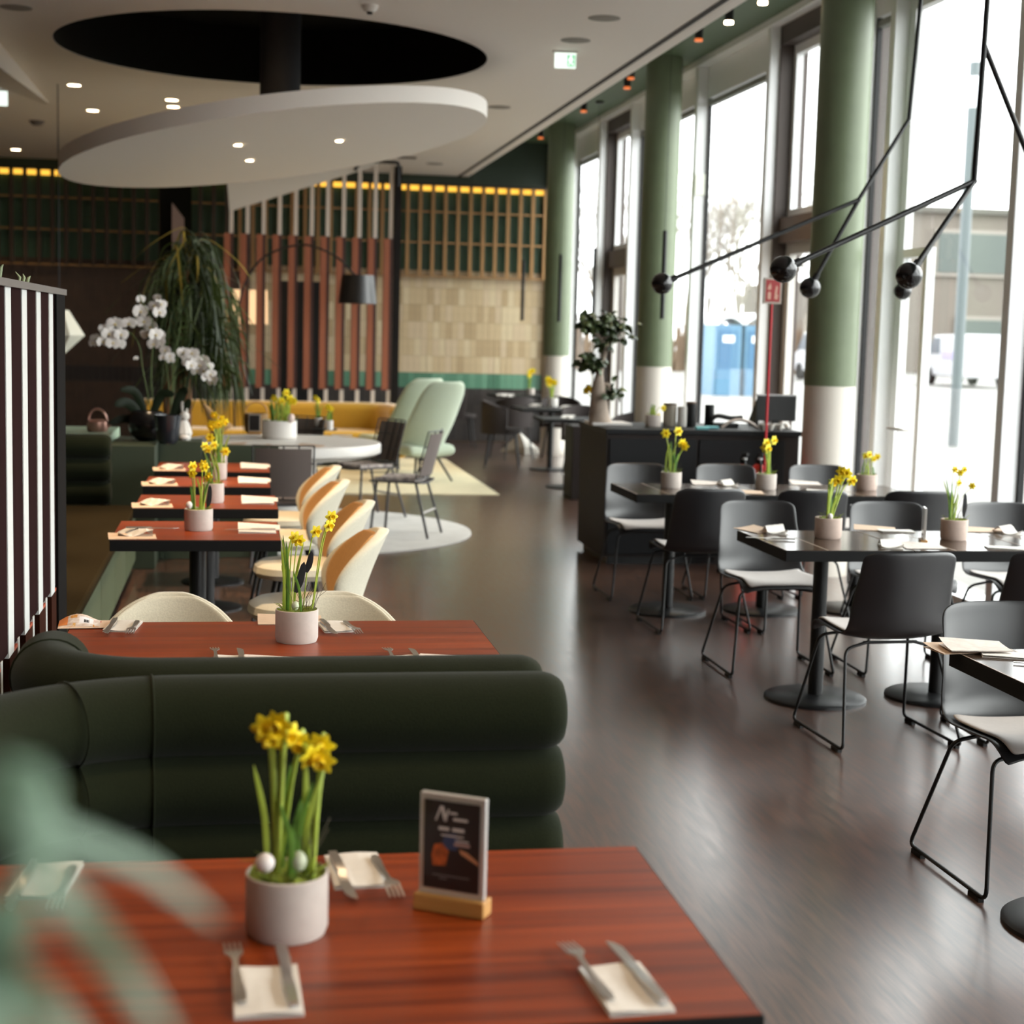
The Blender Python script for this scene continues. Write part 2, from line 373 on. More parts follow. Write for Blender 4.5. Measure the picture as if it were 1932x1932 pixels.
for a, b_ in bays:
    k = bay_kind(a, b_); W_ = b_ - a; gx = WX + .14
    if k == 'window':
        nwin += 1; q = thing('window_%d' % nwin, '', 'x', (gx, a, 0)); del q['category']; struct(q, 'tall clear window bay with a slim aluminium head frame')
        box((-.03, 0, 4.05), (.05, W_, WH)).build('window_frame', M_alu, q); box((-.02, 0, 3.98), (.04, W_, 4.03)).build('blind_box', mat('blind_grey', '8a8c86', .6), q)
        box((-.025, 0, .06), (.04, W_, .12)).build('bottom_frame', M_alu, q)
        box((-.004, 0, .12), (.004, W_, 4.0)).build('glass_pane', M_glass, q)
    elif k == 'door':
        ndoor += 1; q = thing('door_%d' % ndoor, '', 'x', (gx + .1, a, 0)); del q['category']; struct(q, 'narrow escape door bay with a fanlight set back in a brown reveal')
        M_rev = mat('brown_reveal', '4d4440', .6)
        box((-.15, -.0, 0), (.1, .03, WH)).build('reveal', M_rev, q); box((-.15, W_ - .03, 0), (.1, W_, WH)).build('reveal', M_rev, q); box((-.15, 0, 4.2), (.1, W_, WH)).build('reveal', M_rev, q)
        box((-.1, .03, 2.5), (.1, W_ - .03, 2.72)).build('transom', mat('brown_transom', '6f6059', .5), q)
        for lo, hi in (((-.03, .03, 2.72), (.03, .10, 4.2)), ((-.03, W_ - .10, 2.72), (.03, W_ - .03, 4.2)), ((-.03, .1, 4.12), (.03, W_ - .1, 4.2)), ((-.03, .1, 2.72), (.03, W_ - .1, 2.79))):
            box(lo, hi).build('fanlight_frame', M_alu, q)
        box((-.004, .1, 2.79), (.004, W_ - .1, 4.12)).build('glass_pane', M_glass, q)
        for lo, hi in (((-.03, .03, 0), (.03, .14, 2.5)), ((-.03, W_ - .14, 0), (.03, W_ - .03, 2.5)), ((-.03, .14, 2.4), (.03, W_ - .14, 2.5)), ((-.03, .14, 0), (.03, W_ - .14, .15))):
            box(lo, hi).build('door_frame', M_white, q)
        box((-.004, .14, .15), (.004, W_ - .14, 2.4)).build('glass_pane', M_glass, q)
        box((-.09, .2, 2.42), (-.03, .5, 2.5)).build('door_closer', M_black, q)
    else:
        ndoor += 1; q = thing('door_%d' % ndoor, '', 'x', (gx, a, 0)); del q['category']; struct(q, 'glazed entrance door with a slim grey frame and a pull handle')
        m0 = W_ * .745
        for lo, hi in (((-.03, 0, 3.98), (.04, W_, WH)), ((-.03, m0 - .03, .06), (.03, m0 + .03, 2.32)), ((-.03, W_ - .1, .06), (.03, W_, 3.98)), ((-.03, m0, 2.26), (.03, W_ - .1, 2.32)), ((-.03, m0 + .03, .06), (.03, W_ - .1, .2))):
            box(lo, hi).build('door_frame', M_alu, q)
        box((-.004, 0, .06), (.004, m0 - .03, 3.98)).build('glass_pane', M_glass, q); box((-.004, m0 + .03, .2), (.004, W_ - .1, 2.26)).build('glass_pane', M_glass, q)
        box((-.004, m0 + .0, 2.32), (.004, W_ - .1, 3.98)).build('glass_pane', M_glass, q)
        MB().tube(fillet([(-.03, m0 + .12, 1.05), (-.09, m0 + .12, 1.05), (-.09, m0 + .35, 1.05)], .02), .011).build('door_handle', M_steel, q, smooth=True)
for i, (py, px) in enumerate(((10.75, 4.13), (15.85, 4.19), (21.3, 4.25))):
    lab = ('round pillar painted green over white, next to the black pendant spheres', 'round green and white pillar behind the dark counter', 'round green and white pillar at the end of the window wall')[i]
    q = thing('pillar', lab, 'x', (px, py, 0)); del q['category']; struct(q, lab)
    MB().lathe([(.182, 1.345), (.182, 4.42)], 40).build('green_shaft', M_pillar, q, smooth=True)
    MB().lathe([(.18, 0), (.18, 1.345)], 40).build('white_base', mat('pillar_white', 'd3ccc2', .5), q, smooth=True)
# small pale notice on a window post
tag(box((WX + .01, X(1340, 300, GPX).y - .014, 3.09), (WX + .115, X(1340, 300, GPX).y, 3.30)).build('notice', mat('notice_paper', 'eef0e2', .7)), 'small pale notice fixed on the window post beyond the green pillar', 'notice')

# ------------------------------------------------------------------ tilted ceiling disc, stem, fins
def disc_pt(x, y, up=0): return Vector((x, y, 3.122 + .16 * x - .054 * y + up))
q = thing('ceiling_disc', 'large white tilted round ceiling disc hanging below the black opening', 'ceiling panel', (.30, 13.62, 0))
n = 96; vs = []
for up_ in (0, .125): vs += [disc_pt(1.745 * math.cos(2 * PI * i / n), 1.745 * math.sin(2 * PI * i / n), up_) for i in range(n)]
MB().add(vs, [list(range(n))[::-1], list(range(n, 2 * n))] + [(i, (i + 1) % n, n + (i + 1) % n, n + i) for i in range(n)]).build('disc', mat('disc_white', 'ece6df', .6), q, smooth=True, angle=30)
M_lamp = mat('lamp_glow', 'fff0d8', .5, emit='ffe2b4', estr=9)
for px, py in ((448, 274), (470, 303), (639, 266)):
    d = ray(px, py); o = EYE - Vector((.30, 13.62, 0))
    t = (3.122 + .16 * o.x - .054 * o.y - o.z) / (d.z - .16 * d.x + .054 * d.y); p = o + d * t
    MB().lathe([(.032, -.004), (.032, .01)], 16, p).build('recessed_light', M_lamp, q)
MB().lathe([(.165, 3.22), (.165, 4.388)], 36, (.025, -.12, 0)).build('stem', mat('stem_black', '0f1013', .7, spec=.2), q, smooth=True)
# recessed downlights of the white ceiling
lamp0 = None; k = 0
spots = [Z(*p, H) for p in ((140, 160), (175, 208), (324, 188), (327, 201), (410, 198), (30, 282))]
lab = ['lit recessed downlight, first of the two beside the black ceiling opening', 'lit recessed downlight, second of the two beside the black ceiling opening', 'lit downlight of the close couple above the tilted disc edge, upper one',
       'lit downlight of the close couple above the tilted disc edge, lower one', 'single lit downlight just above the rim of the tilted disc', 'lit downlight near the dark wall end of the ceiling, above the yellow strip']
for p, l_ in zip(spots, lab):
    q = thing('downlight', l_, 'ceiling light', (p.x, p.y, H), 0, 'recessed downlights in the white ceiling')
    MB().lathe([(.062, -.006), (.078, -.006), (.078, .004), (.062, .004), (.062, -.006)], 24, cap=False).build('rim', M_white, q, smooth=True)
    MB().lathe([(.06, -.003), (.06, .006)], 20).build('lamp', M_lamp, q)
# speakers and detectors
for (px, py), l_ in (((1140, 34), 'round ceiling loudspeaker cover, second from the window trim end'), ((1086, 76), 'round ceiling loudspeaker cover beside the exit sign'), ((942, 202), 'round ceiling cover just past the tilted disc tip'), ((820, 309), 'small round ceiling cover near the yellow light strip'), ((30, 14), 'grey round ceiling cover in the dark corner of the ceiling')):
    p = Z(px, py, H); q = thing('ceiling_speaker', l_, 'speaker', (p.x, p.y, H), 0, 'round covers in the white ceiling')
    MB().lathe([(.0001, -.006), (.10, -.006), (.115, -.003), (.115, .004), (.0001, .004)], 28).build('cover', mat('speaker_grey', '8f8a82', .7), q, smooth=True)
p = Z(698, 10, H); q = thing('smoke_detector', 'small white smoke detector on the ceiling above the opening', 'detector', (p.x, p.y, H))
MB().lathe([(.0001, -.045), (.035, -.045), (.055, -.02), (.06, 0), (.0001, .002)], 20).build('body', M_white, q, smooth=True); MB().lathe([(.0001, -.06), (.02, -.06), (.02, -.044)], 12).build('sensor', M_black, q)
p = Z(70, 228, H); q = thing('smoke_detector', 'small grey detector on the dark part of the ceiling by the hanging fin', 'detector', (p.x, p.y, H))
MB().lathe([(.0001, -.05), (.05, -.05), (.08, -.02), (.09, 0), (.0001, .002)], 20).build('body', mat('det_grey', '6a625c', .7), q, smooth=True)
p = Z(765, 297, H); tag(box((p.x - .14, p.y - .1, H - .006), (p.x + .14, p.y + .1, H + .002)).build('access_hatch', mat('hatch', '3c3428', .7)), 'dark square ceiling hatch behind the tilted disc', 'hatch')
# exit sign
p = Z(1067, 96, H); q = thing('exit_sign', 'lit white and green running man exit sign under the ceiling', 'sign', (p.x, p.y, H), math.radians(-8))
box((-.085, -.008, -.135), (.085, .008, -.015)).build('sign_panel', mat('exit_white', 'f4faf6', .4, emit='f0fff6', estr=.36), q, bevel=.004)
box((-.1, -.025, -.018), (.1, .025, 0)).build('sign_housing', M_white, q, bevel=.004)
g = MB(); M_eg = mat('exit_green', '9fd6b4', .4, emit='8ed4a8', estr=.25)
g.prism([(.012, -.125), (.08, -.125), (.08, -.03), (.012, -.03)], 0, .002, Matrix.Translation((0, -.008, 0)) @ Matrix.Rotation(PI / 2, 4, 'X')); g.build('green_field', M_eg, q)
rm = MB(); T = Matrix.Translation((0, -.0102, 0)) @ Matrix.Rotation(PI / 2, 4, 'X')
rm.prism([(.045 + .008 * math.cos(a * PI / 6), -.045 + .008 * math.sin(a * PI / 6)) for a in range(12)], 0, .001, T)
rm.prism([(.036, -.056), (.052, -.056), (.048, -.085), (.034, -.085)], 0, .001, T); rm.prism([(.035, -.085), (.043, -.085), (.03, -.115), (.022, -.115)], 0, .001, T)
rm.prism([(.042, -.085), (.05, -.085), (.062, -.1), (.07, -.112), (.06, -.112)], 0, .001, T); rm.prism([(.05, -.06), (.068, -.07), (.066, -.076), (.05, -.068)], 0, .001, T); rm.prism([(.036, -.058), (.02, -.072), (.024, -.078), (.038, -.068)], 0, .001, T)
rm.prism([(-.07, -.075), (-.035, -.052), (-.035, -.066), (-.008, -.066), (-.008, -.084), (-.035, -.084), (-.035, -.098)], 0, .001, T); rm.build('running_man_pictogram', mat('exit_pale', 'ffffff', .4, emit='ffffff', estr=.4), q, kind='stuff')
# ceiling fin at the side: a wedge that tapers away
A, B = Z(-60, 8, H), Z(93, 196, H); q = thing('ceiling_fin', 'white tapering wedge fin hanging from the dark side of the ceiling', 'ceiling panel')
Al = Y(-60, 84, A.y); D = Vector((-.55, .3, 0))
MB().add([A, B, Al, A + D, B + D * .1, Al + D], [(0, 1, 2), (3, 5, 4), (0, 3, 4, 1), (1, 4, 5, 2), (0, 2, 5, 3)]).build('fin_panel', mat('fin_white', 'cfc8bf', .6), q)
p = Z(2, 168, H); q = thing('exit_sign', 'small pale lit sign half hidden by the ceiling fin', 'sign', (p.x, p.y, H)); box((-.12, -.01, -.16), (.06, .01, -.02)).build('sign_panel', mat('exit_white', 'f4faf6'), q); box((-.12, -.02, -.02), (.06, .02, 0)).build('sign_housing', M_white, q)
# surface spotlights of the upper ceiling
M_tip = mat('spot_tip', '7a4a30', .4, emit='c0602c', estr=.5)
for k, ((px, py), lit, l_) in enumerate((((1439, 8), 1, 'lit black cylinder spotlight nearest the viewer on the green ceiling'), ((1375, 45), 1, 'second lit black cylinder spotlight along the green ceiling'), ((1318, 78), 0, 'black cylinder spotlight between the lit ones and the dark pillar top'),
        ((1190, 150), 0, 'black cylinder spotlight past the middle pillar top'), ((1183, 168), 0, 'short black spotlight close to the middle pillar top'), ((1101, 212), 0, 'black cylinder spotlight halfway to the far pillar'), ((1020, 262), 0, 'far black spotlight at the end of the green ceiling'))):
    p = X(px, py, 3.80); q = thing('spotlight', l_, 'spotlight', (p.x, p.y, 4.42), 0, 'black spotlights on the green ceiling'); hgt = 4.42 - p.z
    MB().lathe([(.035, -hgt + .02), (.035, -hgt + .16)], 18).build('barrel', M_blackp, q, smooth=True)
    MB().lathe([(.012, -hgt + .15), (.012, 0)], 10).build('stem', M_blackp, q, smooth=True)
    box((-.05, -.05, -.03), (.05, .05, 0)).build('mount', M_blackp, q)
    MB().lathe([(.034, -hgt), (.034, -hgt + .022)], 18).build('lamp', M_lamp if lit else M_tip, q)

# ------------------------------------------------------------------ timber screen with pale rods
SY = 20.5
q = thing('rod_screen', 'tall timber screen of terracotta fins carried by pale rods behind the yellow sofa', 'screen', (-.12, SY, 0))
M_rod = mat('pale_rod', 'cfc4ba', .5)
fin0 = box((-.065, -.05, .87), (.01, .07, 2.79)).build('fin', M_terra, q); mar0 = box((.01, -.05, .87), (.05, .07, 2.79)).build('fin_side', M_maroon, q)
N_ = 11
for i in range(N_):
    x = .2 * i; top = 3.08 + i * .0705
    if i:
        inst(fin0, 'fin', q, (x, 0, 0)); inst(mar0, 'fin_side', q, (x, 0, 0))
    box((x, -.025, 2.79), (x + .05, .025, top)).build('rod', M_rod, q); box((x, -.025, 0), (x + .05, .025, .87)).build('rod', M_rod, q)
tp = MB(); a = [(-.03, 3.40), (.0, 3.06), (2.08, 3.79), (2.08, 3.889), (-.03, 3.889)]
tp.prism(a, -.06, .06, Matrix.Rotation(PI / 2, 4, 'X')); tp.build('top_panel', mat('panel_white', 'd2ccc4', .6), q)
MB().tube(fillet([(1.55, -.1, 3.62), (1.62, -.1, 3.74), (2.10, -.1, 3.74), (2.10, -.1, 3.45)], .04), .02, 8).build('bracket', M_black, q, smooth=True)
box((2.06, -.05, 0), (2.15, .05, 3.7)).build('end_post', mat('dark_post', '120d0b', .6, spec=.2), q)
# pale pointed panel behind the tall plant
tag(MB().prism([(-.07, 0), (.08, 0), (.08, 2.98), (-.07, 3.17)], -.02, .02, Matrix.Translation((-.77, 20.9, 0)) @ Matrix.Rotation(PI / 2, 4, 'X')).build('pointed_panel', mat('mauve_panel', '8e7872', .6)), 'tall narrow mauve panel with a slanted top behind the palm plant', 'panel')
tag(box((-1.0, 21.0, 0), (-.6, 21.06, 3.6)).build('dark_partition', M_void), 'black partition behind the mauve pointed panel', 'partition')
tag(box((.55, 21.6, 0), (1.15, 21.7, 2.25)).build('dark_doorway', mat('doorway_black', '0c0c0c', .8)), 'black doorway panel behind the terracotta timber fins', 'doorway')
# glowing paper lantern behind the fins
p = Y(472, 582, 21.3); q = thing('paper_lantern', 'glowing cream paper lantern with facets behind the terracotta fins', 'lantern', p)
MB().prism([(-.22, .24), (.22, .24), (.23, -.20), (-.02, -.20), (-.10, -.42), (-.22, -.05)], -.11, .11, Matrix.Rotation(PI / 2, 4, 'X')).build('shade', mat('lantern_paper', 'e8cfae', .7, emit='ffcf9a', estr=.36), q)
MB().cyl((0, 0, .24), (0, 0, H - p.z), .006, n=6).build('cord', M_black, q)
p = Y(112, 628, 16.0); q = thing('paper_lantern', 'pale faceted paper lamp peeking out behind the striped partition', 'lantern', p)
MB().lathe([(.05, -.2), (.24, -.02), (.09, .22)], 6).build('shade', mat('paper_pale', 'cfd2c8', .7), q); MB().cyl((0, 0, .22), (0, 0, H - p.z), .006, n=6).build('cord', M_black, q)
# arc floor lamp
p = Y(675, 546, 19.4); q = thing('floor_lamp', 'black arc floor lamp with a tapered drum shade before the timber fins', 'lamp', (p.x - 1.45, 19.4, 0))
sh = Vector((1.45, 0, p.z))
MB().lathe([(.235, -.17), (.195, .17), (.188, .17), (.228, -.17), (.235, -.17)], 40, sh).build('lamp_shade', mat('shade_black', '141416', .3, spec=.6), q, smooth=True)
MB().lathe([(.0001, .165), (.19, .165)], 30, sh).build('shade_top', M_black, q)
arc = spline([(0, 0, .03), (.0, 0, 1.6), (.22, 0, 2.35), (.72, 0, 2.62), (1.15, 0, 2.52), (1.40, 0, 2.3), sh + Vector((0, 0, .16))], 8)
MB().tube(arc, .013, 8).build('arc_pole', M_black, q, smooth=True); MB().lathe([(.2, 0), (.2, .03), (.0001, .03)], 30).build('base', M_black, q, smooth=True)

# ------------------------------------------------------------------ hanging tube lamps and the sphere mobiles
for (px, y0, y1), yy, l_ in (((1253, 435, 602), 15.0, 'slim black tube pendant in front of the middle pillar'), ((1056, 480, 607), 19.5, 'slim black tube pendant in front of the far pillar'), ((1121, 468, 596), 19.0, 'slim black tube pendant before the far windows'), ((986, 491, 605), 21.5, 'thin black tube pendant before the beige tile wall')):
    a, b_ = Y(px + 2, y0, yy), Y(px - 1, y1, yy); q = thing('tube_pendant', l_, 'pendant lamp', (a.x, yy, H if a.x < 3.3 else 4.42), 0, 'slim black tube pendants'); zt = q.location.z
    MB().cyl((0, 0, a.z - zt), (0, 0, b_.z - zt), .022, n=14).build('tube', M_black, q, smooth=True); MB().cyl((0, 0, a.z - zt), (0, 0, -.02), .0025, n=5).build('cord', M_black, q)
    MB().lathe([(.05, -.025), (.05, 0)], 16).build('ceiling_rose', M_black, q)
M_ball = mat('gloss_black', '0c0c0e', .16, spec=.6)
def mobile(label, vert, balls, rod, top, extra=None, group='black sphere mobiles'):
    v = Vector(vert); t = Vector(top); q = thing('sphere_pendant', label, 'pendant lamp', t, 0, group)
    R_ = .013
    for b, r in balls:
        b = Vector(b); d = (v - b).normalized()
        s = MB().sphere((0, 0, 0), r, 28); s = s.build('ball', M_ball, q, smooth=True, angle=180, loc=b - t)
        MB().cyl(b + d * r * .8 - t, v - t, R_, n=10).build('arm', M_black, q, smooth=True)
        MB().cyl(b + d * r * .9 - t, b + d * (r + .03) - t, .02, n=12).build('socket', M_black, q, smooth=True)
    MB().tube([Vector(p) - t for p in rod], R_, 10).build('hanging_rod', M_black, q, smooth=True)
    MB().sphere(v - t, .016, 10).build('joint', M_black, q, smooth=True)
    if extra: MB().tube([Vector(p) - t for p in extra], R_, 10).build('arm', M_black, q, smooth=True)
    MB().lathe([(.06, -.03), (.06, 0)], 18).build('ceiling_rose', M_black, q)
    return q
y1 = 7.0; V1 = Y(1838, 342, y1 + .1); J1 = Y(1857, 85, y1 + .1); T1 = Vector((J1.x + .02, J1.y, 4.42))
mobile('black sphere pendant with two arms meeting above the middle tables', V1, [(Y(1478, 508, 6.85), .0605), (Y(1715, 520, 6.85), .0605)], [V1, J1, T1], T1, [J1, Y(1960, 345, 7.2), Y(2040, 560, 7.3)])
y2 = 9.1; V2 = Y(1620, 377, y2); J2 = Y(1715, 225, y2 + .1); T2 = Vector((J2.x + .07, J2.y, 4.42))
mobile('black sphere pendant with a long slanting arm reaching past the middle pillar', V2, [(Y(1249, 535, 9.0), .062), (Y(1528, 543, 9.1), .062)], [V2, J2, T2], T2)
b3 = Y(1703, 549, 10.2); V3 = Y(1834, 343, 10.25); J3 = Y(1857, 70, 10.25); T3 = Vector((J3.x + .02, J3.y, 4.42))
mobile('black sphere pendant mostly hidden behind the nearer spheres', V3, [(b3, .0605)], [V3, J3, T3], T3)

# ------------------------------------------------------------------ striped partition at the side
M_fin = mat('fin_maroon', '241010', .9, spec=.05, noise=10, stretch=(1, 1, .08), amt=.25)
q = thing('striped_partition', 'tall partition of white strips and dark maroon fins beside the green sofas', 'partition', (-.65, 2.6, 0))
box((-.10, 0, 0), (-.045, 3.6, 1.765)).build('backing', M_fin, q); box((-.11, -.05, 1.765), (.012, 3.64, 1.787)).build('top_rail', mat('grey_rail', '564f4a', .5), q)
box((-.10, 3.35, 0), (.006, 3.63, 1.765)).build('end_post', mat('end_post', '0b0908', .8, spec=.08), q)
M_strip = mat('strip_white', 'c8cac8', .5)
for k in range(-5, 5):
    y = 4.355 - 2.6 + .355 * k
    if y < .05: continue
    box((-.045, y, .695), (.0, y + .112, 1.765)).build('white_strip', M_strip, q)
    box((-.045, y + .112, .71), (-.003, y + .355, 1.765)).build('fin', M_fin, q)
    box((-.045, y + .03, 0), (-.002, y + .20, .69)).build('lower_fin', mat('brown_fin', '34190f', .9, spec=.06, noise=8, amt=.2), q)
    box((-.045, y + .20, 0), (-.0, y + .232, .715)).build('lower_strip', M_strip, q)
    box((-.045, y + .13, .69), (-.002, y + .20, .70)).build('lit_fin_edge', mat('lit_edge_orange', 'a8492a', .5), q)  # lit top edge of the brown fin, painted as an orange strip
M_grass = mat('pale_grass', '8c9a7a', .6)
for (px, dy, hh), l_ in zip(((20, 4.4, .035), (36, 4.7, .05), (80, 5.3, .03)), ('short pale grass sprig on the end of the striped partition nearer the viewer', 'tall pale grass sprig standing on the striped partition', 'small green sprig on the far part of the striped partition')):
    q = thing('grass_sprig', l_, 'plant', (-.69, dy, 1.787), 0, 'sprigs on the striped partition')
    for a in range(3): MB().tube([(a * .012, a * .01, 0), (a * .012 + .004, a * .01, hh * .6), (a * .012 + .01 * (a - 1), a * .01, hh * (1.2 - a * .2))], [.005, .005, .001], 6).build('blade', M_grass, q, smooth=True)

# ------------------------------------------------------------------ green roll-back sofas
def roll(path, z, ry, rz_, name, parent, caps=(1, 1)):
    """A padded roll that follows a path and rounds off at its ends."""
    P = [Vector((*p, z)) for p in path]; L = [0]
    for a, b in zip(P, P[1:]): L.append(L[-1] + (b - a).length)
    T = L[-1]; rr = []
    cap = .055
    pts = []; ds = [0, .004, .012, .024, .04, .055]
    keep = sorted(set(([*ds] if caps[0] else [0]) + [l for l in L if .07 < l < T - .07] + ([T - d for d in ds] if caps[1] else [T])))
    for s_ in keep:
        i = max(k for k in range(len(L)) if L[k] <= s_ + 1e-9); i = min(i, len(P) - 2); t = (s_ - L[i]) / (L[i + 1] - L[i]); pts.append(P[i].lerp(P[i + 1], t))
        k = 1
        if caps[0] and s_ < cap: k = .60 + .40 * math.sqrt(max(0, 1 - (1 - s_ / cap) ** 2))
        if caps[1] and T - s_ < cap: k = .60 + .40 * math.sqrt(max(0, 1 - (1 - (T - s_) / cap) ** 2))
        rr.append(k)
    b = MB().tube([(0, 0, 0), (1, 0, 0)], 1, 4); b = MB(); n_ = 28; vs = []; fs = []
    for i, p in enumerate(pts):
        a, c = pts[max(0, i - 1)], pts[min(len(pts) - 1, i + 1)]; t = (c - a).normalized(); s1 = Vector((t.y, -t.x, 0))
        for k in range(n_):
            an = 2 * PI * k / n_; vs.append(p + s1 * math.cos(an) * ry * rr[i] + Vector((0, 0, 1)) * math.sin(an) * rz_ * rr[i])
    N = len(pts)
    for i in range(N - 1):
        for k in range(n_): fs.append((i * n_ + k, i * n_ + (k + 1) % n_, (i + 1) * n_ + (k + 1) % n_, (i + 1) * n_ + k))
    fs += [list(range(n_))[::-1], [(N - 1) * n_ + k for k in range(n_)]]
    return b.add(vs, fs).build(name, M_sofa, parent, smooth=True, angle=70)
def seam(pt, tdir, z, ry, rz_, parent):
    s1 = Vector((tdir[1], -tdir[0], 0)); c = Vector((*pt, z))
    ring = [c + s1 * math.cos(a) * (ry + .001) + Vector((0, 0, 1)) * math.sin(a) * (rz_ + .001) for a in [2 * PI * k / 28 for k in range(28)]]
    MB().tube(ring, .0028, 6, closed=True).build('seam', M_sofa, parent, smooth=True)
def arc(c, r, a0, a1, n=14): return [(c[0] + r * math.cos(math.radians(a0 + (a1 - a0) * k / n)), c[1] + r * math.sin(math.radians(a0 + (a1 - a0) * k / n))) for k in range(n + 1)]
def lin_(a, b, n=8): return [(a[0] + (b[0] - a[0]) * k / n, a[1] + (b[1] - a[1]) * k / n) for k in range(n)]
q = thing('sofa', 'dark green curved sofa with three padded back rolls facing the front table', 'sofa')
path1 = lin_((.69, 3.27), (-.1, 3.27)) + arc((-.1, 2.82), .45, 90, 180) + [(-.55, 2.76)]
for z_, n_ in ((.873, 'back_roll'), (.727, 'back_roll'), (.581, 'back_roll')):
    roll(path1, z_, .088, .084, n_, q)
    seam((-.17, 3.264), (-1, -.1), z_, .088, .084, q); seam((-.33, 3.207), (-1, -.55), z_, .088, .084, q)
MB().prism([(.66, 3.2), (.66, 2.80), (-.47, 2.80), (-.47, 2.86), (-.3, 3.15), (-.1, 3.2)], .30, .455).build('seat', M_sofa, q, bevel=.03)
MB().prism([(.64, 3.34), (.64, 2.9), (-.6, 2.9), (-.4, 3.25), (-.1, 3.34)], 0, .3).build('plinth', mat('plinth_dark', '20241a', .7), q)
MB().prism([(.64, 3.352), (.64, 3.27), (-.1, 3.27), (-.42, 3.14), (-.55, 2.82), (-.63, 2.82), (-.5, 3.18), (-.1, 3.352)], .3, .9).build('back_panel', M_sofa, q)
q = thing('sofa', 'dark green sofa turned the other way, its rounded end by the striped partition', 'sofa')
path2 = lin_((.675, 3.445), (-.16, 3.445)) + arc((-.16, 3.705), .26, 270, 180) + [(-.42, 3.76), (-.42, 3.82)]
for z_ in (.873, .727, .581): roll(path2, z_, .086, .084, 'back_roll', q)
seam((-.415, 3.66), (-.15, 1), .873, .086, .084, q)
MB().prism([(.65, 3.5), (.65, 3.95), (-.36, 3.95), (-.36, 3.7), (-.2, 3.52)], .30, .455).build('seat', M_sofa, q, bevel=.03)
MB().prism([(.63, 3.365), (.63, 3.9), (-.4, 3.9), (-.4, 3.6), (-.2, 3.365)], 0, .3).build('plinth', mat('plinth_dark', '20241a'), q)

# ------------------------------------------------------------------ red wood tables
def wood_table(label, x0, x1, y0, y1, feet, group=None, name='dining_table', bar=False):
    cx, cy = (x0 + x1) / 2, (y0 + y1) / 2; q = thing(name, label, 'table', (cx, cy, 0), 0, group); a, b_ = (x1 - x0) / 2, (y1 - y0) / 2
    box((-a, -b_, .70), (a, b_, .7485)).build('tabletop', M_edge, q, bevel=.002)
    box((-a + .004, -b_ + .004, .7475), (a - .004, b_ - .004, .7500)).build('wood_surface', M_wood, q)
    for fx in feet:
        MB().cyl((fx, 0, .03), (fx, 0, .70), .038, n=24).build('post', M_black, q, smooth=True)
        if bar: box((fx - .04, -.25, 0), (fx + .04, .25, .03)).build('base', M_black, q, bevel=.004)
        else: MB().lathe([(.2, 0), (.2, .008), (.19, .014), (.045, .03), (.0001, .03)], 36, (fx, 0, 0)).build('base', M_black, q, smooth=True)
        box((fx - .16, -.16, .685), (fx + .16, .16, .70)).build('bracket', M_black, q)
    return q
wood_table('wide red-brown wooden table at the front, carrying the photo card holder', -.52, .722, 2.008, 2.735, (-.3, .3), bar=True)
wood_table('wide red-brown wooden table behind the two green sofas', -.50, .752, 4.28, 4.985, (-.3, .3), bar=True)
LT = [(-.535, .188, 6.885, 7.54), (-.512, .205, 8.06, 8.70), (-.527, .188, 9.145, 9.735), (-.512, .203, 10.08, 10.73)]
ordn = ('first', 'second', 'third', 'last')
for (x0, x1, y0, y1), l_ in zip(LT, ('small square red-brown table with one pot, first of the row of four', 'small square red-brown table, second in the row along the bench', 'small square red-brown table, third in the row along the bench', 'small square red-brown table, last of the row before the green planter')):
    wood_table(l_, x0, x1, y0, y1, (0,), 'small square tables along the green bench')

# ------------------------------------------------------------------ cutlery, napkins, menus
def fork_mesh():
    b = MB(); pr = [(0, .0045), (.02, .0075), (.07, .0052), (.12, .0035), (.135, .005), (.148, .0115), (.158, .0125)]
    zc = lambda y: .004 + .006 * math.sin(max(0, (y - .09)) / .11 * PI) ; n_ = len(pr)
    for s_ in (0,):
        vs = [(x, y, zc(y) + dz) for y, hw in pr for x in (-hw, hw) for dz in (0, .0022)]
        fs = []
        for i in range(n_ - 1):
            a = i * 4; c = a + 4
            fs += [(a + 1, a + 3, c + 3, c + 1), (a, c, c + 2, a + 2), (a, a + 1, c + 1, c), (a + 2, c + 2, c + 3, a + 3)]
        fs += [(0, 2, 3, 1), (4 * n_ - 4, 4 * n_ - 3, 4 * n_ - 1, 4 * n_ - 2)]; b.add(vs, fs)
    for k in range(4):
        x = -.0102 + .0068 * k; b.add([(x - .0019, .156, zc(.156)), (x + .0019, .156, zc(.156)), (x + .0019, .156, zc(.156) + .002), (x - .0019, .156, zc(.156) + .002), (x - .001, .2, zc(.2) + .001), (x + .001, .2, zc(.2) + .001), (x + .001, .2, zc(.2) + .0025), (x - .001, .2, zc(.2) + .0025)],
              [(0, 1, 5, 4), (1, 2, 6, 5), (2, 3, 7, 6), (3, 0, 4, 7), (4, 5, 6, 7), (0, 3, 2, 1)])
    return b
def knife_mesh():
    b = MB(); pr = [(0, -.006, .006, .006), (.05, -.0075, .0075, .006), (.10, -.006, .006, .0055), (.105, -.004, .008, .002), (.15, -.004, .0115, .0016), (.19, -.004, .0115, .0014), (.207, -.004, .006, .0012), (.215, -.0035, -.001, .001)]
    vs = []; n_ = len(pr)
    for y, a, c, t in pr: vs += [(a, y, .004), (c, y, .004), (c, y, .004 + t), (a, y, .004 + t)]
    fs = [(0, 3, 2, 1), tuple(4 * n_ - 4 + k for k in range(4))]
    for i in range(n_ - 1):
        a = 4 * i; fs += [(a + k, a + (k + 1) % 4, a + 4 + (k + 1) % 4, a + 4 + k) for k in range(4)]
    return b.add(vs, fs)
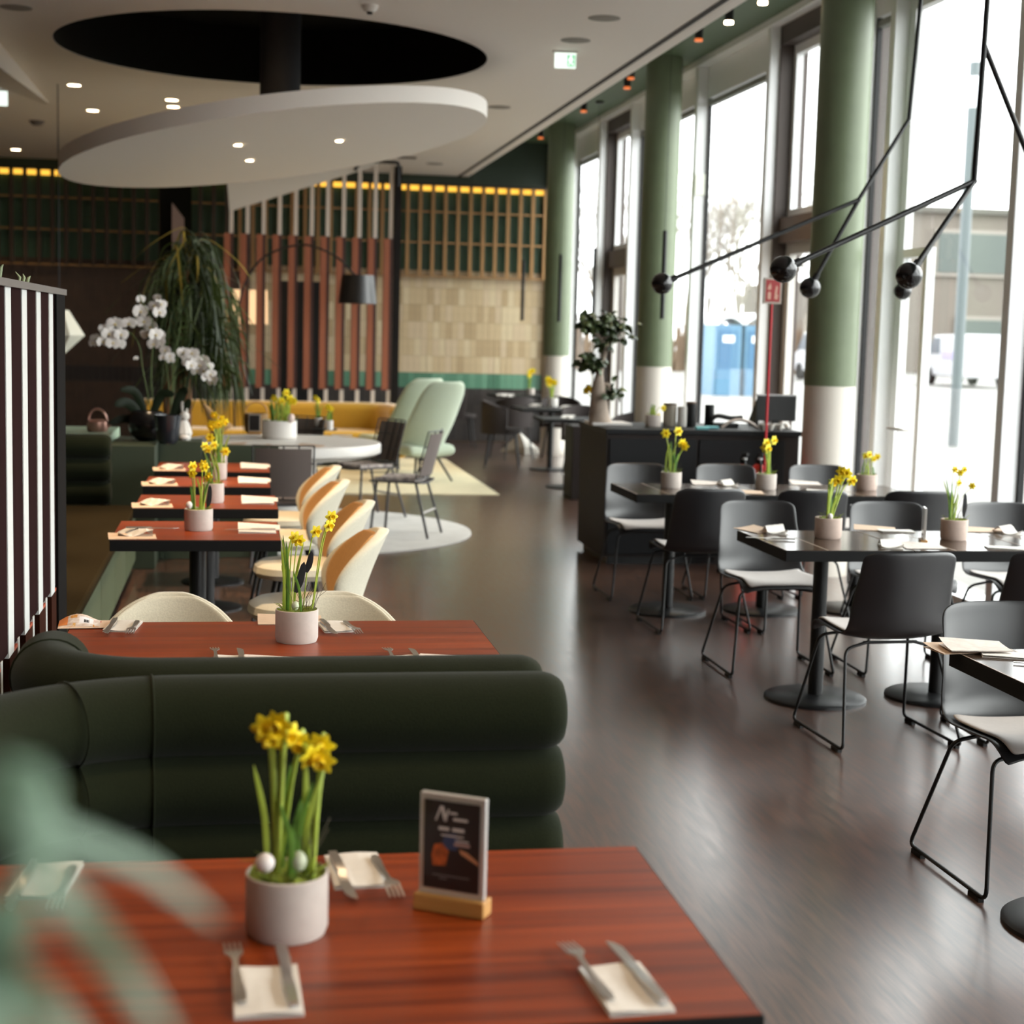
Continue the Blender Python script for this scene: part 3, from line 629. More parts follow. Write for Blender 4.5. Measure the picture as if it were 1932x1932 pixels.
def napkin_mesh(seed, wob=.003, w=.047, l=.083):
    r = random.Random(seed); ph = r.uniform(0, 6); b = MB()
    for z_, k in ((.0015, 1.0), (.0045, .985)):
        b.slab(lambda u, v: ((u * 2 - 1) * w * k, (v * 2 - 1) * l * k, z_ + wob * .5 * (1 + math.sin(ph + 5 * u + 3 * v)) * (z_ > .003)), 5, 8, lambda u, v: (0, 0, -.0016))
    return b
def menu_mesh(seed, w=.06, l=.1, lift=.012):
    b = MB()
    b.slab(lambda u, v: ((u * 2 - 1) * w, (v * 2 - 1) * l, .0012), 2, 2, lambda u, v: (0, 0, -.001))
    b.slab(lambda u, v: ((u * 2 - 1) * w, (v * 2 - 1) * l, .003 + lift * u * u * (.4 + .6 * v)), 6, 4, lambda u, v: (0, 0, -.001))
    return b
ME_fork = fork_mesh().mesh('fork'); ME_knife = knife_mesh().mesh('knife')
for me in (ME_fork, ME_knife):
    me.materials.append(M_steel); me.polygons.foreach_set('use_smooth', [True] * len(me.polygons)); me.set_sharp_from_angle(angle=math.radians(50))
ME_nap = [napkin_mesh(s).mesh('napkin') for s in range(3)] + [napkin_mesh(9, .03, .075, .05).mesh('napkin')]
for me in ME_nap: me.materials.append(M_napkin)
M_menu = mat('kraft_menu', 'cdb299', .75, noise=25, amt=.1); M_menu2 = mat('pale_menu', 'd8cdc4', .7, noise=40, amt=.2)
ME_menu = [menu_mesh(0).mesh('menu'), menu_mesh(1, .055, .095, .02).mesh('menu')]
ME_menu[0].materials.append(M_menu); ME_menu[1].materials.append(M_menu2)
TZ = .7505
def put(me, name, label, cat, x, y, rz, group, z=TZ):
    o = bpy.data.objects.new(name, me); COL.objects.link(o); o.location = (x, y, z); o.rotation_euler = (0, 0, rz); o.scale = (1.12, 1.05, 1) if name in ('fork', 'knife') else (1, 1, 1); return tag(o, label, cat, group)
def setting(x, y, rz, place, group, cut=True, k=0, nap=True):
    c, s = math.cos(rz), math.sin(rz); at = lambda dx, dy: (x + dx * c - dy * s, y + dx * s + dy * c)
    if nap: put(ME_nap[k], 'napkin', 'folded white paper napkin ' + place, 'napkin', x, y, rz, group)
    if cut:
        p = at(-.036, -.05); put(ME_fork, 'fork', 'steel fork on the napkin ' + place, 'fork', *p, rz + .05, group, TZ + .006)
        p = at(.034, -.07); put(ME_knife, 'knife', 'steel knife on the napkin ' + place, 'knife', *p, rz + .06, group, TZ + .006)
G = 'place settings on the front table'
setting(.045, 2.155, .02, 'nearest the pot on the front table', G, k=0)
setting(.548, 2.108, .06, 'at the near aisle corner of the front table', G, k=1)
setting(.205, 2.64, PI + .05, 'between the pot and the photo card on the front table', G, k=2)
setting(-.31, 2.64, PI - .1, 'at the sofa corner of the front table behind the leaves', G, k=1)
G = 'place settings on the table behind the sofas'
p = Z(435, 1248, TZ); setting(p.x, p.y - .02, .0, 'at the near middle of the table behind the sofas', G, k=0)
p = Z(768, 1248, TZ); setting(p.x, p.y - .02, .0, 'at the near aisle end of the table behind the sofas', G, k=1)
p = Z(232, 1183, TZ); setting(p.x, p.y, PI - .1, 'beside the printed leaflet on the table behind the sofas', G, k=2)
p = Z(633, 1184, TZ); setting(p.x, p.y, PI + .1, 'just past the pot on the table behind the sofas', G, k=0)
p = Z(528, 1250, TZ); put(ME_menu[1], 'menu', 'flat paper menu at the sofa edge of the middle table, under the pot', 'menu', p.x, p.y - .05, PI / 2, G)
p = Z(856, 1248, TZ); put(ME_menu[1], 'menu', 'flat paper menu at the aisle corner of the table behind the sofas', 'menu', p.x, p.y - .05, PI / 2, G)
p = Z(517, 1176, TZ); put(ME_menu[0], 'menu', 'small kraft menu half hidden behind the pot on the middle table', 'menu', p.x + .05, p.y + .03, PI / 2, G)
# printed leaflet with round fruit pictures
p = Z(165, 1180, TZ); q = thing('leaflet', 'orange and white printed leaflet curling up at the partition end of the middle table', 'leaflet', (p.x, p.y + .0, TZ), .06)
lf = lambda u, v, dz=0: ((u * 2 - 1) * .085, (v * 2 - 1) * .06, .004 + dz + .022 * math.sin(PI * min(1, u * 1.5)) * v)
MB().slab(lf, 10, 4, lambda u, v: (0, 0, -.0015)).build('sheet', mat('leaflet_paper', 'd8bda6', .7), q)
def patch(name, u0, u1, v0, v1, m): MB().grid(lambda u, v: lf(u0 + (u1 - u0) * u, v0 + (v1 - v0) * v, .0008), 6, 3).build(name, m, q, fix=False)
patch('print', .0, .16, .25, 1, mat('print_orange', 'd07a34', .7)); patch('print', .16, .72, .1, .95, mat('print_pale', 'dbd2cc', .7, noise=60, col2='b9a090')); patch('print', .36, .6, .35, .8, mat('print_white', 'dcdade', .7))
patch('print', .44, .53, .4, .62, mat('print_ink', '2c2a2c', .7)); patch('print', .2, .32, .72, .92, mat('print_gold', 'c88a3a', .7)); patch('print', .62, .74, .66, .86, mat('print_red', 'b04a40', .7)); patch('print', .18, .3, .1, .34, mat('print_tan', 'c79a55', .7)); patch('print', .6, .7, .06, .3, mat('print_gold', 'c88a3a'))
# small red tables
for i, (x0, x1, y0, y1) in enumerate(LT):
    t = ordn[i] + ' small red table of the row'; G = 'place settings on the small red tables'
    put(ME_nap[3], 'napkin', 'crumpled white napkin on the bench side of the %s' % t, 'napkin', x0 + .1, y0 + .12, .1, G)
    put(ME_menu[0], 'menu', 'kraft menu under the crumpled napkin on the %s' % t, 'menu', x0 + .09, y0 + .07, PI / 2 + .1, G, TZ - .0003)
    put(ME_nap[i % 3], 'napkin', 'flat white napkin on the chair side of the %s' % t, 'napkin', x1 - .1, (y0 + y1) / 2 - .06, PI / 2, G)
    put(ME_menu[1], 'menu', 'pale folded menu on the chair side of the %s' % t, 'menu', x1 - .09, (y0 + y1) / 2 + .06, PI / 2, G)
    if i == 0:
        put(ME_knife, 'knife', 'steel knife on the crumpled napkin of the first small red table', 'knife', x0 + .06, y0 + .13, -PI / 2, G, TZ + .03)
        put(ME_knife, 'knife', 'steel knife lying beside the flat napkin of the first small red table', 'knife', x1 - .02, (y0 + y1) / 2 - .06, PI / 2, G, TZ + .007)

# ------------------------------------------------------------------ photo card holder
p = (Z(785, 1713, .752) + Z(905, 1736, .752)) / 2; an = math.atan2(2.401 - 2.457, .382 - .287)
def card_holder(label, x, y, rz, s=1.0, front=True):
    q = thing('card_holder', label, 'card holder', (x, y, TZ), rz); q.scale = (s, s, s)
    box((-.054, -.0, 0), (.054, .032, .024)).build('wooden_base', mat('pale_beech', 'b98a4c', .5, noise=1.2, stretch=(3, 40, 40), col2='a0733a'), q, bevel=.002)
    box((-.050, .010, .022), (.050, .021, .17)).build('acrylic_block', mat('acrylic', 'd8d2cc', .12, spec=.6, trans=.45), q, bevel=.0015)
    box((-.0425, .0085, .033), (.0425, .0105, .161)).build('photo_card', mat('card_black', '1b1617', .35), q)
    if front:
        T = Matrix.Translation((0, .0084, .002)) @ Matrix.Rotation(PI / 2, 4, 'X')
        def pl(name, polys, m, z=0):
            b = MB()
            for po in polys: b.prism(po, z, z + .0003, T)
            return b.build(name, m, q, kind='stuff')
        R_ = lambda a, b_, c, d: [(a, b_), (c, b_), (c, d), (a, d)]
        ink = mat('card_ink', 'c8c4c4', .6)
        pl('logo', [[(-.026, .130), (-.0235, .130), (-.016, .150), (-.018, .152)], [(-.018, .152), (-.013, .152), (-.007, .131), (-.012, .130)], [(-.012, .130), (-.009, .130), (-.004, .147), (-.006, .149)]], ink)
        pl('printed_line', [R_(-.003, .1415, .008, .1445), R_(.002, .1325, .024, .1365), R_(-.020, .117, -.004, .122), R_(.001, .117, .019, .122), R_(-.016, .109, .018, .111), R_(.006, .103, .026, .105)], ink)
        pl('small_print', [R_(-.028, .0505, .028, .052), R_(-.018, .046, -.006, .0475)], mat('card_ink_dim', '6a6466', .6))
        pl('blue_cloth', [[(-.01, .112), (.006, .114), (.012, .104), (.008, .09), (-.008, .09), (-.014, .1)]], mat('card_blue', '2f3e62', .6), -.0002)
        pl('orange_blouse', [[(-.026, .095), (-.014, .098), (-.004, .088), (-.008, .066), (-.028, .064), (-.030, .08)]], mat('card_orange', 'c4602a', .6, noise=90, amt=.6))
        pl('hand', [[(.012, .092), (.024, .089), (.040, .078), (.042, .072), (.028, .079), (.014, .086)]], mat('card_skin', 'b9805c', .6))
        pl('banner', [R_(.004, .0965, .028, .101)], mat('card_pink', 'a88a86', .6))
    return q
card_holder('clear photo card holder with a dark printed card on a pale wooden base, front table', p.x, p.y, an, 1.13)

# ------------------------------------------------------------------ potted daffodils
def flower_meshes():
    b = MB()
    for k in range(6):
        a = k * PI / 3; c, s = math.cos(a), math.sin(a); row = [(0.002, .002), (.008, .0068), (.015, .0082), (.021, .0056), (.0255, .0006)]
        vs = []
        for r, w_ in row:
            z = .004 * math.sin(r / .0265 * 2.5) + (.0015 if k % 2 else 0)
            for t, dz in ((-w_, 0), (0, .0014), (w_, 0)): vs.append((r * c - t * s, r * s + t * c, z + dz))
        fs = [(i * 3 + j, i * 3 + j + 1, i * 3 + j + 4, i * 3 + j + 3) for i in range(4) for j in range(2)]; b.add(vs, fs)
    t = MB().lathe([(.004, 0), (.0065, .006), (.0075, .014), (.0098, .019), (.0088, .0185), (.006, .013), (.003, .003)], 14)
    pm, tm = b.mesh('petals'), t.mesh('trumpet')
    pm.materials.append(M_petal); tm.materials.append(M_trumpet)
    for me in (pm, tm): me.polygons.foreach_set('use_smooth', [True] * len(me.polygons))
    return pm, tm
ME_pet, ME_tru = flower_meshes()
def ribbon(pts, w, fold=.25, up=Vector((0, -1, 0)), taper=True):
    """A strap leaf along PTS with a shallow centre fold."""
    P = spline(pts, 5); n_ = len(P); b = MB(); vs = []
    for i, p in enumerate(P):
        t = (P[min(i + 1, n_ - 1)] - P[max(i - 1, 0)]).normalized(); s = t.cross(up)
        s = s.normalized() if s.length > .05 else Vector((1, 0, 0)); nn = s.cross(t); k = i / (n_ - 1)
        ww = w * ((min(1, .45 + 2 * k) * math.sqrt(max(0, 1 - k ** 4))) if taper else 1) + .0004
        vs += [p - s * ww, p + nn * ww * fold, p + s * ww]
    fs = [(i * 3 + j, i * 3 + j + 1, i * 3 + j + 4, i * 3 + j + 3) for i in range(n_ - 1) for j in range(2)]
    return b.add(vs, fs)
def daffodil_pot(label, cx, cy, cz, heads, yd=None, r=.063, h=.095, group=None, leaves=6, seed=0, potm=None, feather=None, twig=0, fs=1.0, eggs=0, name='daffodil_pot', stemr=.003):
    rnd = random.Random(seed + 11); q = thing(name, label, 'potted plant', (cx, cy, cz), 0, group); o = Vector((cx, cy, cz)); yd = yd or cy
    MB().lathe([(r * .93, 0), (r, .012), (r, h), (r * .955, h + .0015), (r * .93, h - .012), (.001, h - .013)], 36).build('pot', potm or M_pot, q, smooth=True, angle=35)
    m = MB().grid(lambda u, v: ((u * 2 - 1) * r * .95 * math.sqrt(max(0, 1 - .5 * (v * 2 - 1) ** 2)), (v * 2 - 1) * r * .95 * math.sqrt(max(0, 1 - .5 * (u * 2 - 1) ** 2)), h - .012 + .014 * rnd.random()), 10, 10); m.build('moss', M_moss, q, smooth=True)
    for i in range(10):
        a = rnd.uniform(0, 2 * PI); m2 = MB().tube([(r * .5 * math.cos(a), r * .5 * math.sin(a), h - .01), (r * .85 * math.cos(a), r * .85 * math.sin(a), h + .012), (r * (.9 + .25 * rnd.random()) * math.cos(a + .3), r * math.sin(a + .3), h + .012 + .012 * rnd.random())], [.0014, .0012, .0005], 4)
        if i == 0: acc = MB()
        acc.add(m2.v, m2.f)
    acc.build('moss_fibres', M_moss, q, kind='stuff', fix=False)
    bases = [(rnd.uniform(-.55, .55) * r, rnd.uniform(-.5, .5) * r) for _ in heads]
    for i, hd in enumerate(heads):
        px, py = hd[:2]; tip = Y(px, py, yd + rnd.uniform(-.02, .02)) - o; bx, by = bases[i]
        if len(hd) > 2: bx = (Y(hd[2], hd[3], yd) - o).x
        face = Vector((rnd.uniform(-.8, .8), -1, rnd.uniform(-.5, .25))).normalized(); back = tip - face * .012 * fs
        top = back + Vector((0, 0, .006)) - face * .012 * fs; mid = Vector((bx, by, h)).lerp(top, .55) + Vector((0, 0, .02)); P = spline([(bx, by, h - .015), mid, top - Vector((0, 0, .012)), top, back + face * .004], 5)
        MB().tube(P, [stemr * fs] * (len(P) - 3) + [stemr * 1.25 * fs, stemr * 1.3 * fs, stemr * fs], 7).build('stem', M_stem, q, smooth=True)
        fo = bpy.data.objects.new('flower', ME_pet); COL.objects.link(fo); fo.parent = q; fo.location = tip - face * .006 * fs; fo.rotation_euler = face.to_track_quat('Z', 'Y').to_euler(); fo.scale = (fs,) * 3
        tr = bpy.data.objects.new('trumpet', ME_tru); COL.objects.link(tr); tr.parent = fo
    top_z = max([(Y(p[0], p[1], yd) - o).z for p in heads] + [h + .12])
    for i in range(leaves):
        bx, by = (bases[i % len(bases)] if bases else (0, 0)); bx += rnd.uniform(-.012, .012); by += rnd.uniform(-.012, .012); L = (top_z - h) * rnd.uniform(.4, .8); dx, dy = rnd.uniform(-.25, .25) * L, rnd.uniform(-.2, .2) * L
        ribbon([(bx, by, h - .015), (bx + dx * .25, by + dy * .2, h + L * .5), (bx + dx, by + dy, h + L)], .0048 * fs).build('leaf', M_leafg if i % 2 else M_stem, q, smooth=True, fix=False)
    if feather:
        for j, (px, py, qx, qy) in enumerate(feather):
            a, b_ = Y(px, py, yd) - o, Y(qx, qy, yd - .01) - o; ribbon([a, a.lerp(b_, .5) + Vector((.004, 0, 0)), b_ + Vector((.003, 0, 0))], .009 if (b_ - a).length < .08 else .011, .1).build('feather', M_feather, q, smooth=True, fix=False)
    if twig:
        acc = MB()
        for i in range(twig):
            a = rnd.uniform(-.4, .9); x0 = rnd.uniform(-.2, .8) * r; t = MB().tube(spline([(x0, -.01, h), (x0 + .02 * math.sin(a), rnd.uniform(-.02, .02), h + .03), (x0 + .05 * math.sin(a) + rnd.uniform(-.01, .01), rnd.uniform(-.02, .02), h + rnd.uniform(.05, .085))], 4), .0006, 4); acc.add(t.v, t.f)
        acc.build('dry_twigs', mat('twig', '4a4030', .8), q, kind='stuff', fix=False)
    return q
def egg(label, px, py, yy, r=.012, m=None, sc=(1, 1, 1.25)):
    p = Y(px, py, yy); e = MB().sphere((0, 0, 0), r, 16, sc).build('egg', m or M_egg, None, smooth=True, angle=180, loc=p); tag(e, label, 'egg', 'decorative eggs in the pots')
GP = 'daffodil pots on the red tables'; pc = lambda px, py, r=.063: (lambda p: (p.x, p.y + r))(Z(px, py, TZ))
x, y = pc(543, 1787); daffodil_pot('pale pot of blurred yellow daffodils in two clumps on the front table', x, y, TZ, [(500, 1375, 522, 1640), (525, 1368, 524, 1640), (545, 1390, 526, 1640), (566, 1404, 528, 1640), (512, 1392, 522, 1640), (605, 1408, 588, 1640), (590, 1428, 584, 1640), (606, 1436, 586, 1640)], y, group=GP, leaves=9, seed=1, twig=8, fs=.95, stemr=.0042)
egg('white egg at the wall side of the moss in the front pot', 500, 1628, y - .03, .015, mat('egg_white', 'd8cfcc', .5), (1, 1, 1)); egg('pale green egg behind the stems in the front pot', 563, 1625, y - .02, .013)
x, y = pc(561, 1217); daffodil_pot('pale pot with four thin daffodils and black feathers on the table behind the sofas', x, y, TZ, [(626, 975, 590, 1140), (622, 992, 588, 1140), (597, 1003, 572, 1140), (564, 1020, 548, 1140), (557, 1014, 544, 1140)], y, group=GP, leaves=8, seed=5, feather=[(578, 1080, 586, 1040), (558, 1118, 572, 1060)], twig=16, fs=.82, stemr=.0024)
egg('speckled pale green egg in the moss of the second pot', 557, 1143, y - .035, .011)
x, y = pc(374, 1003); daffodil_pot('pale pot of upright daffodils with a long black feather on the first small red table', x, y, TZ, [(364, 880), (383, 877), (393, 900), (362, 893), (386, 882)], y, group=GP, leaves=7, seed=6, feather=[(392, 958, 395, 915)], stemr=.0028)
egg('white egg on the rim of the pot on the first small red table', 357, 953, y - .03, .014, mat('egg_white', 'd8cfcc'))
x, y = pc(402, 950, .055); daffodil_pot('pale slim pot with few daffodils on the second small red table', x, y, TZ, [(392, 848), (387, 842)], y, r=.055, h=.10, group=GP, leaves=6, seed=7)
x, y = pc(410, 906, .055); daffodil_pot('pale slim pot of daffodils on the third small red table', x, y, TZ, [(398, 806), (412, 800), (425, 852), (404, 840), (396, 826)], y, r=.055, h=.10, group=GP, leaves=8, seed=8, fs=1.2)
x, y = pc(412, 880, .055); daffodil_pot('pale slim pot of tall daffodils on the last small red table', x, y, TZ, [(404, 784), (418, 792), (408, 802), (424, 797), (400, 800)], y, r=.055, h=.10, group=GP, leaves=8, seed=9, fs=1.3)

# ------------------------------------------------------------------ upholstered shell chairs
M_cream = mat('cream_wool', 'c9c3b0', .9, noise=180, amt=.14, bump=.15, sheen=.2, spec=.2); M_cream_warm = mat('cream_wool_warm_shade', 'b48650', .9, noise=120, amt=.1, sheen=.2, spec=.2)  # second wool: warm shading of the chair hollow put into the colour
def hw(z): return .255 * math.sqrt(max(.0, 1 - ((z - .585) / .21) ** 2)) if z > .585 else .17 + .085 * math.sin((z - .42) / .165 * PI / 2)
def tub_chair(label, inner, group, kk=.86):
    q = thing('dining_chair', label, 'chair', (0, 0, 0), 0, group)
    def bk(k):
        def f(u, v):
            z = .42 + (.793 * 1 - .42) * (1 - (1 - v) ** 1.6); z = .60 + (z - .60) * (k if z > .6 else 1); x = (u * 2 - 1) * hw(min(z / 1, .7935)) * k
            return Vector((x, -.185 - .13 * ((z - .42) / .37) ** 1.3 + 2.3 * x * x, z))
        return f
    MB().slab(bk(1.0), 12, 12, lambda u, v: (0, -.05, -.005)).build('backrest', M_cream, q, smooth=True, sub=1)
    f = bk(kk); MB().slab(lambda u, v: f(u, v) + Vector((0, .012, .006 if kk < .9 else -.004)), 12, 12, lambda u, v: (0, -.02, 0)).build('back_cushion', inner, q, smooth=True, sub=1)
    ov = lambda a, k: (k * .235 * math.copysign(abs(math.cos(a)) ** .85, math.cos(a)), .02 + k * .235 * math.copysign(abs(math.sin(a)) ** .85, math.sin(a)))
    b = MB(); prof = [(.55, .40), (.93, .405), (1, .43), (.97, .46), (.85, .476), (.4, .482), (.001, .482)]; n_ = 36; vs = []
    for k, z in prof: vs += [(*ov(2 * PI * i / n_, k), z) for i in range(n_)]
    fs = [(j * n_ + i, j * n_ + (i + 1) % n_, (j + 1) * n_ + (i + 1) % n_, (j + 1) * n_ + i) for j in range(len(prof) - 1) for i in range(n_)] + [list(range(n_))[::-1]]
    b.add(vs, fs).build('seat', M_cream, q, smooth=True)
    for sx in (-1, 1):
        for sy in (-1, 1):
            MB().tube([(sx * .13, sy * .12, .41), (sx * .2, sy * .2, 0)], [.014, .008], 10).build('leg', M_black, q, smooth=True)
    return q
GC = 'cream shell chairs at the red tables'
t1 = tub_chair('cream wool shell chair facing the middle table beside the partition', M_cream, GC, .955); t1.location = (-.205, 4.97, 0); t1.rotation_euler = (0, 0, PI + .03)
dup(t1, (.315, 4.98, 0), PI - .03, 'cream wool shell chair tucked under the aisle end of the middle table')
t2 = tub_chair('cream shell chair with warm shading coloured inside, at the first small red table', M_cream_warm, GC); t2.location = (.30, 6.98, 0); t2.rotation_euler = (0, 0, PI / 2 + .06)
for i, (x, y, a) in enumerate(((.335, 8.12, .05), (.28, 9.22, .04), (.29, 10.15, .03))): dup(t2, (x, y, 0), PI / 2 + a, 'cream shell chair with warm shading coloured inside, at the %s small red table' % ordn[i + 1])

# ------------------------------------------------------------------ bench, planter and plants on the wall side
M_bench = mat('olive_bench', '2a2210', .95, noise=90, amt=.2, spec=.08); M_bfront = mat('bench_front_green', '4c563a', .6); M_plgreen = mat('planter_green', '2e3929', .6)
q = thing('bench', 'long olive upholstered bench with a pale green front beside the small tables', 'bench', (-.66, 6.3, 0))
box((-1.05, 0, .40), (0, 4.55, .45)).build('seat', M_bench, q, bevel=.015); 
for k in range(5): box((-.06, .02 + .91 * k, .08), (-.012, .90 + .91 * k, .40)).build('front_panel', M_bfront, q, bevel=.003)
box((-1.0, 0, .0), (-.08, 4.5, .4)).build('plinth', mat('bench_plinth', '1c1a16', .7), q)
q = thing('end_cushion', 'dark green end backrest of three padded rolls at the far end of the bench', 'cushion', (-1.2, 10.86, .45))
for k in range(3):
    r_ = roll(lin_((-.62, .0), (.37, .0), 6) + [(.37, 0)], .08 + .155 * k, .075, .082, 'back_roll', q)
box((-.6, .02, 0), (.36, .10, .44)).build('back_panel', M_sofa, q)
q = thing('planter_box', 'dark green panelled planter wall closing the row of small tables', 'planter', (-.55, 11.4, 0))
box((-.30, -.45, 0), (0, .45, .84)).build('panel', M_plgreen, q, bevel=.004); box((.002, .02, 0), (.3, .27, .84)).build('panel', M_plgreen, q, bevel=.004); box((.302, .1, 0), (.84, .165, .81)).build('panel', M_plgreen, q, bevel=.004)
tag(box((-2.1, 11.2, 0), (-.87, 12.2, .885)).build('low_cabinet', mat('pale_green_top', '9db49c', .5), bevel=.005), 'low pale green cabinet with the copper kettle on top', 'cabinet')
M_cop = mat('rose_copper', 'b08678', .35, metal=.7)
p = Z(184, 814, .886); q = thing('kettle', 'small rose copper kettle with a hoop handle on the pale green cabinet', 'kettle', (p.x, p.y, .886))
MB().lathe([(.065, 0), (.075, .02), (.07, .07), (.05, .085), (.0001, .088)], 28).build('body', M_cop, q, smooth=True)
MB().tube([(.05 * math.cos(a) * 1.25, 0, .075 + .085 * math.sin(a)) for a in [PI * k / 14 for k in range(15)]], .009, 8).build('handle', M_cop, q, smooth=True); MB().tube([(.06, 0, .03), (.1, 0, .06), (.125, 0, .09)], [.014, .01, .008], 8).build('spout', M_cop, q, smooth=True)
# orchids
M_orch = mat('orchid_white', 'e4e0dc', .6, noise=60, amt=.04)
def orchid_flower():
    b = MB()
    for a, L, w_ in ((90, .036, .013), (210, .036, .013), (330, .036, .013), (20, .042, .024), (160, .042, .024)):
        c, s = math.cos(math.radians(a)), math.sin(math.radians(a)); vs = []
        for k, ww in ((.05, .3), (.35, .85), (.65, 1), (.9, .65), (1, .15)):
            r_ = L * k
            for t in (-1, 0, 1): vs.append((r_ * c - t * ww * w_ * s, r_ * s + t * ww * w_ * c, .006 * k - .004 * abs(t) + (.004 if L > .04 else 0)))
        b.add(vs, [(i * 3 + j, i * 3 + j + 1, i * 3 + j + 4, i * 3 + j + 3) for i in range(4) for j in range(2)])
    me = b.mesh('flower'); me.materials.append(M_orch); me.polygons.foreach_set('use_smooth', [True] * len(me.polygons)); return me
ME_orch = orchid_flower(); lip = MB().sphere((0, 0, .008), .006, 8); ME_lip = lip.mesh('lip'); ME_lip.materials.append(mat('orchid_lip', 'd8c070', .6))
def orchid(label, base, sprays, yy, potfn, seed, leaves):
    rnd = random.Random(seed); q = thing('orchid', label, 'orchid', base); o = Vector(base); potfn(q)
    for px_ in sprays:
        stem = spline([Y(x_, y_, yy) - o for x_, y_ in px_['stem']], 6); MB().tube(stem, .004, 6).build('stem', mat('orchid_stem', '5a6a34', .6), q, smooth=True)
        for fx, fy, sc in px_['fl']:
            f_ = bpy.data.objects.new('flower', ME_orch); COL.objects.link(f_); f_.parent = q; f_.location = Y(fx, fy, yy + rnd.uniform(-.06, .05)) - o
            d = Vector((rnd.uniform(-.7, .7), -1, rnd.uniform(-.5, .35))); f_.rotation_euler = d.to_track_quat('Z', 'Y').to_euler(); f_.scale = (sc * 1.3,) * 3
            l_ = bpy.data.objects.new('lip', ME_lip); COL.objects.link(l_); l_.parent = f_
    for a, b_, c, w_ in leaves: ribbon([Y(*a, yy - .02) - o, Y(*b_, yy - .05) - o, Y(*c, yy - .08) - o], w_, .3).build('leaf', mat('orchid_leaf', '1b2615', .5, spec=.3), q, smooth=True, fix=False)
    return q
OY = 11.55
def pot1(q):
    MB().lathe([(.06, 0), (.115, .04), (.135, .11), (.125, .18), (.10, .21), (.09, .20), (.001, .19)], 32).build('pot', mat('glaze_black', '101114', .25), q, smooth=True)
b0 = Z(275, 836, .841)
orchid('white orchid with two flower sprays in a round black pot on the planter wall', (b0.x, b0.y + .22, .841), [
    dict(stem=[(285, 775), (270, 700), (262, 650), (240, 625), (205, 625), (175, 645)], fl=[(217, 612, 1.15), (243, 610, 1.05), (205, 630, 1.1), (193, 645, .95), (182, 640, .85), (213, 648, 1.0), (224, 650, .95), (228, 632, 1.0), (176, 648, .7), (198, 622, .9)]),
    dict(stem=[(290, 775), (285, 700), (290, 640), (285, 600), (268, 570), (262, 556)], fl=[(264, 588, 1.15), (272, 608, 1.1), (285, 617, 1.15), (293, 632, 1.1), (298, 645, 1.1), (290, 650, .9), (300, 590, 1.0), (303, 575, .9), (292, 578, .9), (265, 565, .7), (297, 562, .6), (278, 632, 1.0), (256, 676, .4), (300, 632, .9)])],
    OY, pot1, 3, [((272, 790), (240, 760), (215, 765), .035), ((278, 790), (255, 740), (225, 735), .03), ((285, 790), (305, 745), (330, 745), .032), ((268, 795), (235, 790), (205, 800), .03)])
def pot2(q):
    MB().lathe([(.05, 0), (.075, .03), (.085, .12), (.095, .2), (.088, .2), (.07, .03), (.001, .02)], 28).build('vase', mat('smoke_glass', '22262c', .15, spec=.6), q, smooth=True)
b0 = Z(316, 838, .841)
orchid('white orchid with one drooping flower spray in a smoky glass vase', (b0.x, b0.y + .02, .841), [
    dict(stem=[(318, 800), (325, 740), (330, 690), (345, 668), (375, 668), (395, 695), (402, 725)], fl=[(345, 666, .9), (352, 672, 1), (362, 668, 1), (370, 680, 1), (378, 690, 1), (386, 700, .95), (390, 712, .9), (397, 706, .85), (400, 722, .7), (384, 680, .95), (393, 692, .8), (372, 700, .9), (360, 690, .9), (352, 684, .8), (403, 715, .7)]),
    dict(stem=[(322, 790), (318, 720), (312, 680), (314, 660)], fl=[(312, 662, .8), (320, 672, .7), (307, 675, .6), (322, 680, .6)])], OY + .05, pot2, 5, [((322, 800), (342, 745), (355, 735), .035), ((325, 800), (350, 770), (358, 752), .03)])
p = Y(345, 815, 11.5); q = thing('paper_rabbit', 'crumpled white paper rabbit ornament beside the glass vase', 'ornament', (p.x, 11.55, .841))
MB().lathe([(.05, 0), (.065, .05), (.045, .11), (.03, .14), (.0001, .15)], 10).build('body', M_napkin, q); MB().sphere((.01, -.01, .17), .036, 10).build('head', M_napkin, q)
for s in (-1, 1): MB().sphere((s * .016 + .01, 0, .235), .013, 8, (1, .7, 3.2)).build('ear', M_napkin, q)
p = Y(348, 838, 11.45); tag(MB().sphere((0, 0, 0), .027, 14, (1.3, 1, .8)).build('pebble', mat('white_pebble', 'd8d4d0', .6), None, smooth=True, loc=(p.x, 11.45, .863)), 'white round pebble at the foot of the paper rabbit', 'pebble')
# palm with hanging leaves
PX, PY = -.50, 13.9
q = thing('potted_palm', 'tall palm plant with long hanging leaves behind the white orchids', 'potted plant', (PX, PY, .0135))
MB().lathe([(.16, 0), (.2, .3), (.21, .5), (.19, .5), (.18, .45), (.001, .44)], 28).build('pot', mat('dark_pot', '22201e', .6), q, smooth=True)
M_trunk = mat('palm_trunk', '8a5c3c', .85, noise=20, stretch=(1, 1, .3), amt=.5, bump=.4)
for dx, tz, r_ in ((-.06, 1.75, .05), (.05, 2.1, .042), (-.0, 1.3, .035)): MB().tube(spline([(dx, 0, .44), (dx * 1.4, .0, 1.0), (dx * .8, .02, tz)], 5), r_, 10).build('trunk', M_trunk, q, smooth=True)
M_pl = [mat('palm_leaf_' + k, c, .5, noise=8, amt=.25) for k, c in zip('abc', ('34421f', '2a381c', '4c5a28'))]; M_pl.append(mat('palm_leaf_gold', '9a8428', .5))
rnd = random.Random(4)
leaf_me = []
